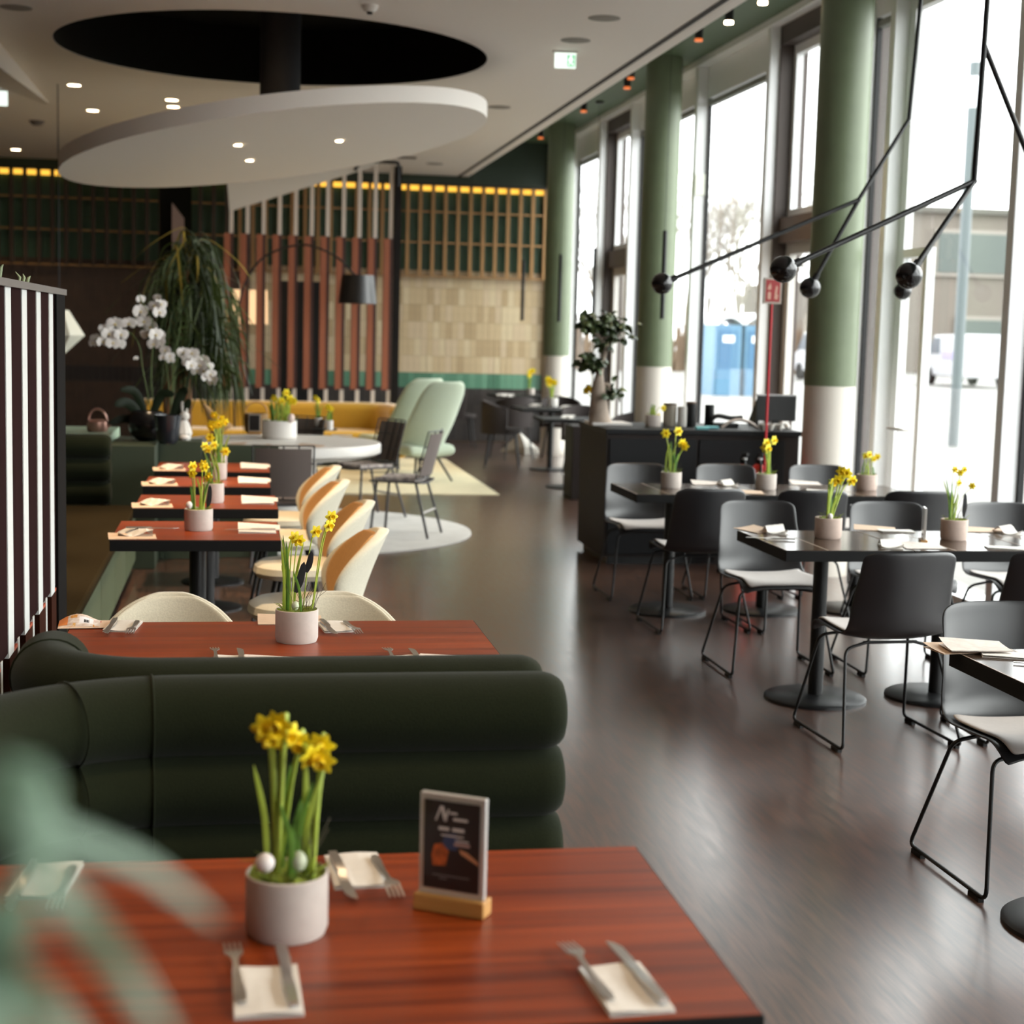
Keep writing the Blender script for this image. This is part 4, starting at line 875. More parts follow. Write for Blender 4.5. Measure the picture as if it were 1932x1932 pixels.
for k in range(5):
    L = .75 + .1 * k; h_ = .12 + .05 * (k % 3)
    lb = ribbon([(0, 0, 0), (L * .25, 0, h_), (L * .55, .02, h_ * .7), (L * .8, .02, -.22 - .06 * k), (L * .86, .0, -.55 - .08 * k)], 0.021, .3, Vector((0, 0, 1))); leaf_me.append(lb.mesh('leaf')); leaf_me[-1].polygons.foreach_set('use_smooth', [True] * len(leaf_me[-1].polygons)); leaf_me[-1].materials.append(M_pl[0])
for k in range(285):
    o = bpy.data.objects.new('leaf', leaf_me[k % 5]); COL.objects.link(o); o.parent = q; hd = rnd.choice(((.0, 0, 1.75), (.05, 0, 2.12), (.12, 0, 1.9), (.2, 0, 1.55), (.1, 0, 1.35)))
    o.location = (hd[0] + rnd.uniform(-.05, .05), rnd.uniform(-.05, .05), hd[2] + rnd.uniform(-.2, .15)); s = rnd.uniform(.24, .46); o.rotation_euler = (rnd.uniform(-.3, .3), rnd.uniform(-.9, .5), rnd.uniform(0, 2 * PI)); o.scale = (s, s, s * rnd.uniform(1.1, 2.2))
    o.material_slots[0].link = 'OBJECT'; o.material_slots[0].material = M_pl[3] if (o.location.z > 1.95 and rnd.random() < .35) else M_pl[rnd.choice((0, 1, 1, 2))]
acc = MB()
for k in range(430):
    a = rnd.uniform(0, 2 * PI); zc = rnd.uniform(1.15, 2.25); r0 = .04; R_ = rnd.uniform(.16, .42) * (1.15 if zc < 2 else .8); c, s = math.cos(a), math.sin(a); x0 = .08 + (.08 if zc < 1.9 else 0); rise = rnd.uniform(.02, .14); dr = rnd.uniform(.12, .5)
    lf_ = ribbon([(x0 + r0 * c, r0 * s, zc), (x0 + R_ * .45 * c, R_ * .45 * s, zc + rise), (x0 + R_ * .85 * c, R_ * .85 * s, zc + rise * .5 - .03), (x0 + R_ * c, R_ * s, zc - dr)], .0065, .3, Vector((s, -c, .3))); acc.add(lf_.v, lf_.f)
acc.build('fine_leaves', mat('palm_fine', '56662f', .55, noise=3, col2='34421f'), q, smooth=True, kind='stuff', fix=False)
# wrapped paper cone
p = Y(398, 800, 13.2); q = thing('paper_cone', 'kraft paper cone wrap lying beside the palm on the round table', 'paper wrap', (p.x, 12.75, .8))
MB().tube([(.1, 0, .02), (.0, 0, .16), (-.05, 0, .24)], [.10, .035, .012], 14).build('wrap', mat('kraft', 'b08a5c', .8, noise=15, amt=.3), q, smooth=True)

# ------------------------------------------------------------------ foreground leaves
q = thing('foreground_plant', 'large blurred pale green strap leaves close to the viewer', 'potted plant', (-.40, .34, 0))
o = Vector((-.40, .34, 0)); M_fl = mat('fore_leaf', '6f8a72', .45, noise=4, amt=.2, spec=.4)
MB().lathe([(.12, 0), (.14, .3), (.15, .45), (.135, .45), (.13, .4), (.001, .4)], 28).build('pot', M_pot, q, smooth=True)
MB().tube([(0, 0, .4), (.02, .03, .8), (.03, .05, 1.30)], .014, 8).build('stem', M_leafg, q, smooth=True)
cr_ = Vector((.03, .05, 1.28))
for pts, w_ in (([(-60, 1505, .44), (110, 1566, .46), (250, 1622, .48), (330, 1676, .49), (410, 1740, .5)], .0040), ([(-80, 1555, .43), (70, 1645, .43), (160, 1740, .43), (240, 1845, .42), (330, 1975, .42)], .0048),
        ([(-60, 1580, .44), (60, 1600, .45), (160, 1622, .47), (225, 1650, .48)], .0018), ([(-80, 1760, .40), (0, 1830, .40), (80, 1905, .39), (170, 2010, .39)], .0055), ([(-90, 1800, .38), (-50, 1870, .38), (-10, 1950, .38), (20, 2050, .37)], .007), ([(-70, 1490, .43), (20, 1536, .45), (75, 1566, .46)], .0016)):
    P = [Y(a, b_, c) - o for a, b_, c in pts]; ribbon([cr_, cr_.lerp(P[0], .5) + Vector((0, 0, .01))] + P, w_, .35, Vector((.2, -.6, .8))).build('leaf', M_fl, q, smooth=True, fix=False)

# ------------------------------------------------------------------ rugs, round table, sofa, lounge chairs
tag(MB().lathe([(1.52, 0.0), (1.52, .008), (1.5, .012), (.001, .012)], 72, (.40, 13.1, .001)).build('rug', mat('rug_grey', 'c6c5c1', .95, noise=5, amt=.12, bump=.2), None, smooth=True), 'round pale grey rug under the white round table', 'rug')
tag(box((-1.6, 15.9, .001), (2.63, 20.25, .012)).build('rug', mat('rug_cream', 'd3c9a8', .95, noise=6, amt=.08, bump=.2)), 'large cream yellow rectangular rug under the yellow sofa', 'rug')
M_stone = mat('white_stone', 'dcd8d2', .4, noise=5, amt=.05); RX, RY = .36, 12.85
q = thing('round_table', 'large white round table with a thick pedestal on the round rug', 'table', (RX, RY, .013))
MB().lathe([(.60, .61), (.74, .64), (.78, .66), (.78, .725), (.77, .737), (.001, .737)], 64).build('tabletop', M_stone, q, smooth=True)
MB().lathe([(.33, 0), (.27, .08), (.25, .3), (.27, .61)], 40).build('pedestal', M_stone, q, smooth=True)
RT_ = .751
p = Z(528, 829, RT_); q = daffodil_pot('wide white planter of daffodils on the round table', p.x, p.y + .14, RT_, [(517, 752), (540, 741), (547, 752), (531, 757), (543, 758), (553, 757)], p.y + .14, r=.14, h=.145, group=None, leaves=16, seed=21, potm=mat('planter_white', 'dad5cf', .5), fs=1.45, stemr=.004)
egg('pale pink egg on the rim of the wide white planter', 549, 789, p.y + .02, .03, mat('egg_pink', 'dcc6bc', .5))
for (px, py), hd, l_ in (((601, 807), [(595, 751), (600, 756)], 'small white flower pot on the round table, nearer the wide planter'), ((622, 812), [(619, 768), (624, 772)], 'small white flower pot on the round table, beside its companion pot')):
    p = Z(px, py, RT_ + .014); daffodil_pot(l_, p.x, p.y + .03, RT_ + .014, hd, p.y + .03, r=.032, h=.085, leaves=5, seed=px, potm=mat('planter_white', 'dad5cf'), fs=1.2, group='small white pots on the round table')
p = Z(612, 812, RT_); tag(MB().lathe([(.001, .001), (.11, .001), (.12, .012), (.001, .012)], 32).build('tray', M_black, None, smooth=True, loc=(p.x, p.y + .03, RT_)), 'small black round tray under the two small white pots', 'tray')
p = Z(480, 820, RT_); card_holder('dark photo card on a wooden base on the white round table', p.x, p.y + .02, -.05, 1.0, False).location.z = RT_
p = Z(484, 822, RT_); q = thing('basket_hoop', 'thin wooden hoop handle standing behind the card on the round table', 'hoop', (p.x, p.y + .3, RT_))
MB().tube([(.09 * math.cos(a), 0, .18 + .085 * math.sin(a)) for a in [PI * k / 14 for k in range(15)]], .007, 8).build('handle', mat('cane', 'b98a54', .5), q, smooth=True); MB().lathe([(.08, 0), (.1, .03), (.1, .17), (.09, .17), (.08, .02), (.001, .01)], 20).build('basket', mat('cane_dark', '8a683c', .7, noise=60, amt=.3), q, smooth=True)
for (px, py), l_ in (((400, 826), 'white paper sheet on the bench side of the round table'), ((447, 838), 'kraft menu next to the card on the round table'), ((585, 842), 'kraft menu near the front rim of the round table'), ((645, 822), 'white paper napkin at the chair side of the round table'), ((500, 843), 'dark edged menu over the front rim of the round table')):
    p = Z(px, py, RT_); put(ME_menu[0] if 'kraft' in l_ or 'dark' in l_ else ME_nap[0], 'menu' if 'menu' in l_ else 'napkin', l_, 'menu' if 'menu' in l_ else 'napkin', p.x, p.y, PI / 2 + px * .01, 'papers on the round table', RT_ + .0005)
# wire chairs
M_gm = mat('graphite_metal', '3c3a3c', .45); M_gp = mat('graphite_seat', '655b57', .7)
def wire_chair(label, padm):
    q = thing('wire_chair', label, 'chair', (0, 0, .013), 0, 'graphite wire chairs at the round table')
    bk = lambda u, v: Vector(((u * 2 - 1) * .21, -.20 - .10 * v + .04 * (u * 2 - 1) ** 2, .47 + .38 * v))
    st = lambda u, v: Vector(((u * 2 - 1) * .22, -.2 + .42 * v, .45 - .015 * math.sin(PI * u)))
    for i in range(5):
        MB().tube([bk(i / 4, k / 8) for k in range(9)], .006, 6).build('back_wire', M_gm, q, smooth=True)
    for j in range(4): MB().tube([bk(k / 8, j / 3) for k in range(9)], .006, 6).build('back_wire', M_gm, q, smooth=True)
    MB().slab(lambda u, v: bk(.04 + .92 * u, .05 + .9 * v) + Vector((0, -.008, 0)), 6, 6, lambda u, v: (0, -.006, 0)).build('back_panel', M_gp, q, smooth=True)
    MB().slab(st, 6, 6, lambda u, v: (0, 0, -.015)).build('seat', M_gm, q, smooth=True)
    MB().slab(lambda u, v: st(.08 + .84 * u, .12 + .8 * v) + Vector((0, 0, .028)), 6, 6, lambda u, v: (0, 0, -.026)).build('seat_pad', padm, q, smooth=True)
    for sx in (-1, 1):
        MB().tube([(sx * .17, -.15, .44), (sx * .22, -.27, 0)], .011, 8).build('leg', M_gm, q, smooth=True); MB().tube([(sx * .18, .17, .44), (sx * .21, .21, 0)], .011, 8).build('leg', M_gm, q, smooth=True)
    MB().tube([(-.20, -.215, .2), (.20, -.215, .2)], .009, 8).build('stretcher', mat('pale_metal', 'a8a4a2', .4), q, smooth=True)
    return q
w1 = wire_chair('dark wire chair with its back to the viewer, in front of the round table', M_gp); w1.location = (.31, 11.27, .0); 
M_pp = mat('patterned_pad', 'd2c8c0', .8, noise=22, col2='7d7272')
w2 = wire_chair('wire chair with a patterned pad at the aisle side of the round table', M_pp); w2.location = (1.32, 12.75, .013); w2.rotation_euler = (0, 0, PI / 2 - .38)
dup(w2, (1.12, 13.95, .013), PI / 2 + .5, 'wire chair with a patterned pad on the far aisle side of the round table')
w3 = wire_chair('wire chair with a pale seat pad behind the round table', mat('pale_pad', 'd0ccc6', .8)); w3.location = (.45, 14.15, .013); w3.rotation_euler = (0, 0, PI - .6)
# yellow sofa
M_yel = mat('mustard_velvet', 'bf952c', .8, noise=60, amt=.1, sheen=.5, spec=.2)
q = thing('sofa', 'long mustard yellow sofa with a rounded arm before the timber screen', 'sofa', (0, 19.3, .013))
def pad(name, fnp, z0, z1, rad, parent, m): return MB().prism(fnp, z0, z1).build(name, m, parent, bevel=rad, smooth=True)
c_ = [(-1.2, .52), (1.55, .52), (1.78, .44), (1.95, .25), (2.02, 0), (2.02, -.42), (1.78, -.42), (1.76, 0), (1.68, .2), (1.5, .26), (-1.2, .26)]
s_ = pad('backrest', c_, .1, .73, .09, q, M_yel); s_.modifiers['bevel'].segments = 5
s_ = pad('seat', [(-1.2, .26), (1.5, .26), (1.74, .0), (1.74, -.40), (-1.2, -.40)], .14, .42, .06, q, M_yel); s_.modifiers['bevel'].segments = 4
box((-1.1, -.35, 0), (1.9, .45, .12)).build('plinth', mat('plinth_dark', '20241a'), q)
# green wing chairs
M_sage = mat('sage_wool', 'a9b4a0', .85, noise=90, amt=.1, sheen=.25, spec=.2)
q = thing('lounge_chair', 'tall sage green wing chair seen from behind, nearer the aisle', 'armchair', (1.93, 17.35, .0125), math.radians(34), 'sage green wing chairs on the cream rug')
def wing(u, v):
    s_ = u * 2 - 1; w_ = interp([(0, .34), (.35, .37), (.8, .34), (.93, .29), (1, .2)], v); return Vector((s_ * w_ * .9, -.20 - .36 * v + .17 * abs(s_) ** 2.4 * (1 - .5 * v), .36 + .74 * v))
MB().slab(wing, 14, 14, lambda u, v: (0, -.055, .01)).build('backrest', M_sage, q, smooth=True, sub=1)
MB().slab(lambda u, v: Vector(((u * 2 - 1) * .33, -.3 + .62 * v, .40 + .05 * v - .02 * math.sin(PI * u))), 8, 8, lambda u, v: (0, 0, -.12)).build('seat', M_sage, q, smooth=True, sub=1)
for sx in (-1, 1):
    for sy in (-1, 1): MB().tube([(sx * .12, sy * .12 - .03, .33), (sx * .27, sy * .27 - .03, 0)], [.016, .012], 8).build('leg', M_black, q, smooth=True)
box((-.14, -.16, .27), (.14, .12, .34)).build('underframe', M_black, q)
dup(q, (1.80, 18.25, .0125), math.radians(38), 'tall sage green wing chair half hidden behind the nearer wing chair')

# ------------------------------------------------------------------ window side tables
M_top = mat('dark_gloss_top', '4a3a2e', .14, noise=1.3, stretch=(14, 1.5, 1), col2='2c211a', spec=.6)
M_tj = mat('joint_line', '9c8a78', .4)
def dark_table(label, x0, x1, y0, y1, group='black-edged glossy tables on the window side', round_=False):
    cx, cy = (x0 + x1) / 2, (y0 + y1) / 2; q = thing('dining_table', label, 'table', (cx, cy, 0), 0, group); a, b_ = (x1 - x0) / 2 - .001, (y1 - y0) / 2
    box((-a, -b_, .70), (a, b_, .748)).build('tabletop', M_edge, q, bevel=.002); box((-a + .004, -b_ + .004, .747), (a - .004, b_ - .004, .75)).build('glossy_surface', M_top, q)
    box((-a * .35, -b_ + .004, .7495), (-a * .35 + .006, b_ - .004, .7505)).build('joint', M_tj, q); box((-a + .002, -b_ + .004, .7495), (-a + .006, b_ - .004, .7505)).build('joint', M_tj, q)
    MB().cyl((0, 0, .02), (0, 0, .70), .034, n=24).build('post', M_black, q, smooth=True); MB().lathe([(.237, 0), (.237, .012), (.225, .02), (.04, .026), (.0001, .026)], 48).build('base', mat('base_plate', '121315', .38), q, smooth=True)
    return q
for k in range(3): dark_table(('aisle table of the middle window-side row, holding two round pots nearby', 'centre table of the middle window-side row', 'window end table of the middle window-side row')[k], 2.37 + .6 * k, 2.97 + .6 * k, 6.60, 7.30)
for k in range(3): dark_table(('aisle table of the row along the dark counter', 'centre table of the row along the dark counter', 'window end table of the row along the dark counter')[k], 2.285 + .6 * k, 2.885 + .6 * k, 8.93, 9.60)
for k in range(2): dark_table(('table cut by the picture edge in the nearest window-side row', 'table out of sight next to the cut off table')[k], 2.133 + .6 * k, 2.733 + .6 * k, 3.74, 4.455)
# shell chairs on sled legs
M_pad = mat('pale_grey_pad', 'c6c0bc', .85, noise=60, amt=.05); 
PRF = [(0, (.235, .452, .205)), (.10, (.20, .462, .225)), (.28, (.06, .456, .238)), (.45, (-.10, .449, .236)), (.56, (-.185, .468, .232)), (.63, (-.222, .52, .226)), (.72, (-.243, .60, .222)), (.86, (-.268, .72, .21)), (.96, (-.282, .80, .208)), (1, (-.286, .832, .203))]
def shell(u, v):
    s_ = u * 2 - 1; y, z, w_ = interp(PRF, v); k = abs(s_)
    seat = max(0, 1 - v / .5); back = max(0, (v - .45) / .55)
    z += .028 * k ** 2.5 * min(1, v / .15) * (1 - back) - (.022 * k ** 9 if v > .8 else 0) * (v - .8) / .2 - (.03 * k ** 4 * max(0, 1 - v / .15))
    y += .075 * k ** 2.2 * min(1, back * 2.2) * (1 - .35 * back)
    return Vector((s_ * w_, y, z))
def shell_chair(label):
    q = thing('dining_chair', label, 'chair', (0, 0, 0), 0, 'black shell chairs on sled legs')
    MB().slab(shell, 12, 24, lambda u, v: (0, -.010 * min(1, max(0, v - .4) * 4), -.010 * min(1, max(0, 1 - max(0, v - .5) * 4)))).build('shell', mat('shell_plastic', '17171a', .36, spec=.7), q, smooth=True, sub=1)
    MB().slab(lambda u, v: shell(.06 + .88 * u, .02 + .5 * v) + Vector((0, 0, .016)), 10, 12, lambda u, v: (0, 0, -.013)).build('seat_pad', M_pad, q, smooth=True, sub=1)
    for sx in (-1, 1):
        P = fillet([(sx * .10, -.10, .43), (sx * .205, -.115, .405), (sx * .262, -.265, .018), (sx * .262, .265, .018), (sx * .205, .15, .415), (sx * .08, .14, .43)], .035, 5)
        lg = MB().tube(P, .0068, 9).build('sled_leg', M_black, q, smooth=True)
        for gy in (-.20, .20): box((sx * .262 - .009, gy - .035, .0), (sx * .262 + .009, gy + .035, .014)).build('glide', M_blackp, lg)
    MB().tube([(-.12, -.10, .428), (.12, -.10, .428)], .007, 8).build('seat_frame', M_black, q, smooth=True); MB().tube([(-.10, .14, .43), (.10, .14, .43)], .007, 8).build('seat_frame', M_black, q, smooth=True)
    return q
c0 = shell_chair('black shell chair with its back to the viewer at the middle window-side row'); c0.location = (2.68, 6.26, 0); c0.rotation_euler = (0, 0, .045)
for x, y, r_, l_ in ((3.36, 6.28, -.05, 'black shell chair with its back to the viewer, cut by the picture edge, middle row'), (2.665, 7.64, PI + .0, 'black shell chair with a pale pad facing the viewer, aisle table of middle row'),
        (3.36, 7.62, PI - .03, 'black shell chair facing the viewer behind the two round pots of the middle row'), (4.0, 7.62, PI, 'black shell chair facing the viewer at the window end of the middle row'),
        (2.60, 8.76, .02, 'black shell chair, back to the viewer, at the aisle end of the counter row'), (3.2, 8.74, 0, 'black shell chair, back to the viewer, at the centre of the counter row'), (3.85, 8.74, -.05, 'black shell chair, back to the viewer, at the window end of the counter row'),
        (2.575, 9.85, PI, 'black shell chair with a pale pad facing the viewer at the counter row aisle end'), (3.19, 9.88, PI, 'black shell chair facing the viewer beside the red fire extinguishers'), (3.84, 9.9, PI, 'black shell chair facing the viewer before the green and white pillar'),
        (2.475, 4.56, PI + .02, 'black shell chair with a pale pad facing the viewer at the cut off table')): dup(c0, (x, y, 0), r_, l_)
# pots on the dark tables
GP = 'daffodil pots on the window-side tables'
x, y = pc(1571, 1018); daffodil_pot('brownish pot of daffodils on the aisle table of the middle window-side row', x, y, TZ, [(1597, 893), (1588, 890), (1581, 906), (1608, 907), (1572, 912)], y, group=GP, leaves=9, seed=31, potm=M_potr, twig=10, fs=1.15, eggs=1)
egg('white egg on the rim of the brownish pot', 1566, 975, y - .05, .013, mat('egg_white', 'd8cfcc'))
x, y = pc(1810, 1021); daffodil_pot('brownish pot with thin small daffodils on the centre table of the middle row', x, y, TZ, [(1802, 886), (1820, 886), (1812, 892), (1810, 911), (1834, 917)], y, group=GP, leaves=8, seed=32, potm=M_potr, twig=8, fs=.7, feather=[(1818, 975, 1820, 930)], stemr=.0016)
x, y = pc(1271, 922); daffodil_pot('pale pot of three daffodils at the aisle end of the counter row', x, y, TZ, [(1256, 818), (1280, 814), (1287, 836), (1291, 842)], y, group=GP, leaves=6, seed=33, fs=1.25, twig=6)
x, y = pc(1451, 925); daffodil_pot('pale pot of upright daffodils before the red fire extinguishers', x, y, TZ, [(1447, 836), (1461, 831), (1450, 847), (1444, 845)], y, group=GP, leaves=6, seed=34, fs=1.25, twig=4)
x, y = pc(1642, 926); daffodil_pot('brownish pot with few daffodils at the window end of the counter row', x, y, TZ, [(1641, 858), (1655, 862), (1633, 860), (1649, 866)], y, group=GP, leaves=5, seed=35, potm=M_potr)
G = 'napkins and menus on the window-side tables'
for j, (px, py, kind, rz, l_) in enumerate(((1425, 1001, 'menu', .3, 'at the aisle corner of the middle row'), (1462, 1005, 'nap', 1.4, 'beside the aisle corner menu of the middle row'), (1650, 999, 'menu', 1.2, 'behind the brownish pot of the middle row'), (1690, 1003, 'nap', 1.5, 'between the two brownish pots of the middle row'),
        (1680, 1032, 'nap', 1.3, 'on the near side between the two brownish pots'), (1740, 1033, 'menu', 1.55, 'on the near side below the thin card holder'), (1855, 1002, 'menu', 1.4, 'past the thin daffodils of the middle row'), (1900, 1006, 'nap', 1.5, 'at the picture edge of the middle row'), (1895, 1035, 'nap', 1.3, 'on the near side past the thin daffodils'),
        (1334, 914, 'menu', 1.5, 'between the two pale pots of the counter row'), (1372, 916, 'nap', 1.6, 'next to the menu of the counter row'), (1362, 929, 'nap', 1.5, 'on the near side between the two pale pots'), (1408, 930, 'menu', 1.4, 'on the near side under the upright daffodils'), (1520, 914, 'menu', 1.5, 'past the upright daffodils of the counter row'), (1548, 927, 'nap', 1.3, 'near side past the upright daffodils'),
        (1712, 930, 'nap', 1.5, 'at the window end of the counter row'), (1840, 1230, 'menu', 1.5, 'lying on another menu at the cut off table'), (1905, 1238, 'nap', 1.2, 'at the picture edge of the cut off table'), (1815, 1226, 'menu', 1.7, 'over the corner of the cut off table'))):
    p = Z(px, py, TZ); put(ME_menu[1 if 'another' in l_ else j % 2] if kind == 'menu' else ME_nap[3 if j % 3 == 1 else 0], 'menu' if kind == 'menu' else 'napkin', ('pale folded menu ' if kind == 'menu' else 'white paper napkin ') + l_, 'menu' if kind == 'menu' else 'napkin', p.x, p.y, rz, G, TZ + (.012 if 'another' in l_ else .0005))
p = Z(1912, 1252, TZ); put(ME_fork, 'fork', 'steel fork poking out at the picture edge of the cut off table', 'fork', p.x, p.y, -2.0, G)
p = Z(1500, 1020, TZ); put(ME_knife, 'knife', 'steel knife lying near the aisle corner of the middle row', 'knife', p.x, p.y, 1.2, G)
p = Z(1748, 1027, TZ); card_holder('thin card holder seen edge-on on the middle window-side row', p.x, p.y, 1.25, 1.0, False)

# ------------------------------------------------------------------ dark counter and what stands on it
M_ctr = mat('counter_black', '0e0f11', .55, spec=.2); M_cside = mat('counter_brown', '1f1714', .6, spec=.2, noise=6, amt=.2); CZ = .99
q = thing('service_counter', 'dark service counter with a kick recess behind the window-side tables', 'counter', (2.62, 11.16, 0))
box((0, 0, .06), (1.45, .9, .955)).build('body', M_cside, q); box((-.01, -.015, .955), (1.47, .92, CZ)).build('worktop', M_ctr, q, bevel=.003); box((.04, .05, 0), (1.32, .86, .06)).build('kick_base', M_black, q)
for k in range(2): box((.02 + .67 * k, -.012, .08), (.67 + .67 * k, 0, .92)).build('front_panel', M_ctr, q, bevel=.003)
tag(box((3.30, 15.55, 0), (3.8, 15.95, .74)).build('low_cabinet', M_cside, bevel=.004), 'dark low cabinet farther behind the service counter', 'cabinet')
p = Z(1145, 802, CZ); tag(box((p.x - .13, p.y - .1, CZ + .0005), (p.x + .17, p.y + .2, CZ + .022)).build('tray', mat('tray_white', 'c8c4c0', .5), bevel=.004), 'white square tray under the bonsai pot on the counter', 'tray')
bp = Z(1132, 797, CZ + .022); q = thing('bonsai', 'small bonsai fig with a thick pale trunk and leaf clumps on the counter', 'potted plant', (bp.x, bp.y + .05, CZ + .022)); o = Vector(q.location); by_ = q.location.y
M_bark = mat('pale_bark', 'a8988a', .8, noise=14, amt=.3, bump=.3)
T = lambda x_, y_, d=0: Y(x_, y_, by_ + d) - o
MB().tube(spline([T(1132, 800), T(1130, 765), T(1129, 735), T(1131, 708), T(1137, 680), T(1143, 655), T(1140, 640)], 5), [.085 * k for k in (1.1, .98, .9, .86, .82, .8, .78, .74, .7, .66, .6, .55, .5, .46, .42, .36, .32, .3, .28, .26, .25, .24, .23, .22, .21, .2, .19, .18, .17, .16, .15)][:31], 12).build('trunk', M_bark, q, smooth=True)
for P in ([(1131, 706), (1122, 690), (1118, 682)], [(1133, 735), (1145, 725), (1155, 742)], [(1141, 650), (1128, 632), (1115, 622)], [(1141, 655), (1160, 635), (1172, 628)], [(1140, 645), (1143, 620), (1146, 605)]): MB().tube(spline([T(*a) for a in P], 4), [.022 - .0015 * k for k in range(9)], 8).build('branch', M_bark, q, smooth=True)
M_fig = [mat('fig_leaf_' + k, c, .4, noise=20, amt=.2) for k, c in zip('ab', ('35442a', '4c5c34'))]
lm = ribbon([(0, 0, 0), (.0, .016, .014), (.0, .042, .016), (0, .068, .0)], .024, .25, Vector((0, 0, 1))).mesh('leaf'); lm.materials.append(M_fig[0]); rnd = random.Random(12)
for cx, cy, rx, ry, n_ in ((1112, 612, 20, 16, 55), (1135, 618, 26, 15, 60), (1160, 628, 28, 18, 75), (1147, 602, 12, 10, 25), (1112, 684, 20, 15, 55), (1126, 690, 14, 12, 20), (1155, 740, 14, 14, 30), (1140, 655, 14, 14, 20)):
    for k in range(int(n_ * .62) + 6):
        l_ = bpy.data.objects.new('leaf', lm); COL.objects.link(l_); l_.parent = q; l_.location = T(cx + rnd.gauss(0, .5) * rx, cy + rnd.gauss(0, .5) * ry, rnd.uniform(-.07, .07)); l_.rotation_euler = (rnd.uniform(-1, 1), rnd.uniform(-1, 1), rnd.uniform(0, 6.3)); l_.scale = (rnd.uniform(.8, 1.25),) * 3
        if k % 2: l_.material_slots[0].link = 'OBJECT'; l_.material_slots[0].material = M_fig[1]
p = Z(1110, 796, CZ); daffodil_pot('small pot of orange daffodils close to the bonsai trunk', p.x - .0, p.y - .25, CZ, [(1110, 732), (1117, 736), (1106, 738)], p.y - .25, r=.05, h=.09, seed=41, leaves=6, fs=1.3)
p = Z(1238, 806, CZ); daffodil_pot('small pale pot with yellow leaves at the aisle end of the counter items', p.x, p.y + .1, CZ, [(1252, 770), (1236, 788), (1243, 786)], p.y + .1, r=.06, h=.085, seed=42, leaves=6)
def canister(label, px, py, yy, r_, h_, m, lid=None):
    p = Z(px, py, CZ); q = thing('canister', label, 'canister', (p.x, p.y + yy, CZ), 0, 'containers on the service counter'); MB().lathe([(r_ * .95, 0), (r_, .01), (r_, h_), (r_ * .9, h_), (r_ * .85, h_ - .01), (.001, h_ - .01)], 24).build('body', m, q, smooth=True, angle=35)
    if lid: MB().lathe([(r_ * 1.02, h_), (r_ * 1.02, h_ + .012), (.001, h_ + .016)], 24).build('lid', lid, q, smooth=True, angle=35)
M_gl2 = mat('jar_glass', '8c8478', .15, spec=.6)
canister('brownish glass jar with a dark lid on the counter', 1280, 808, .25, .05, .16, M_gl2, mat('lid_dark', '4a382c', .5)); canister('clear jar of white sugar on the counter', 1300, 808, .2, .036, .15, mat('jar_white', 'c4c0ba', .3)); canister('tall black canister beside the sugar jar', 1317, 808, .2, .038, .175, M_blackp, mat('lid_brown', '6a5444', .5)); canister('tall black canister standing alone on the counter', 1352, 808, .2, .036, .165, M_blackp)
for (px, py), c, l_ in (((1326, 811), '6fb4b8', 'turquoise cloth end on the counter edge'), ((1345, 810), '68a4ac', 'small turquoise packet beside the black canister')):
    p = Z(px, py, CZ); tag(box((-.05, -.03, 0), (.05, .03, .022)).build('cloth', mat('teal_' + c, c, .7), bevel=.008, loc=(p.x, p.y + .03, CZ)), l_, 'cloth')
p = Z(1375, 808, CZ); q = thing('telephone', 'black desk telephone with its handset on the counter', 'telephone', (p.x, p.y + .12, CZ)); box((-.1, -.06, 0), (.1, .08, .035)).build('body', M_blackp, q, bevel=.01); MB().tube(spline([(-.1, 0, .06), (-.05, 0, .085), (.05, 0, .07), (.14, 0, .075)], 4), .018, 8).build('handset', M_blackp, q, smooth=True)
p = Z(1400, 811, CZ); q = thing('cable', 'pale looped cable lying on the counter edge', 'cable', (p.x, p.y + .05, CZ)); MB().tube(spline([(-.14, 0, .01), (-.08, 0, .055), (0, .01, .07), (.08, 0, .05), (.14, 0, .01)], 5), .011, 8).build('cord', mat('cable_grey', 'b4a8a0', .6), q, smooth=True)
for k, (px, l_) in enumerate(((1443, 'first white coffee cup lying in line on the counter'), (1456, 'second white coffee cup lying in line on the counter'), (1473, 'third white coffee cup lying in line on the counter'))):
    p = Z(px, 812, CZ); q = thing('cup', l_, 'cup', (p.x, p.y + .04, CZ), 0, 'white cups on the counter'); MB().lathe([(.02, 0), (.03, .02), (.036, .045), (.033, .045), (.025, .01), (.001, .006)], 18).build('bowl', M_white, q, smooth=True)
p = Z(1513, 812, CZ); tag(MB().sphere((0, 0, .021), .021, 14).build('ball_knob', M_white, None, smooth=True, angle=180, loc=(p.x - .08, p.y + .1, CZ)), 'white round ball at the pillar end of the counter', 'ball')
p = Z(1480, 808, CZ); q = thing('monitor', 'black till screen with a tilted back on the service counter', 'screen', (p.x, p.y + .25, CZ)); box((-.14, -.02, .04), (.17, .02, .235)).build('screen', mat('screen_black', '0b0c0d', .3, spec=.3), q, bevel=.004); box((-.145, -.01, .235), (.175, .03, .245)).build('top_edge', mat('silver_edge', 'a8a8aa', .4), q); MB().prism([(-.02, .22), (.2, .0), (-.02, .0)], -.15, -.13, Matrix.Rotation(PI / 2, 4, 'X') @ Matrix.Rotation(PI / 2, 4, 'Y')).build('back_wedge', M_blackp, q); box((-.08, -.06, 0), (.1, .12, .02)).build('foot', M_blackp, q); box((-.01, -.01, .02), (.04, .02, .06)).build('neck', M_blackp, q)
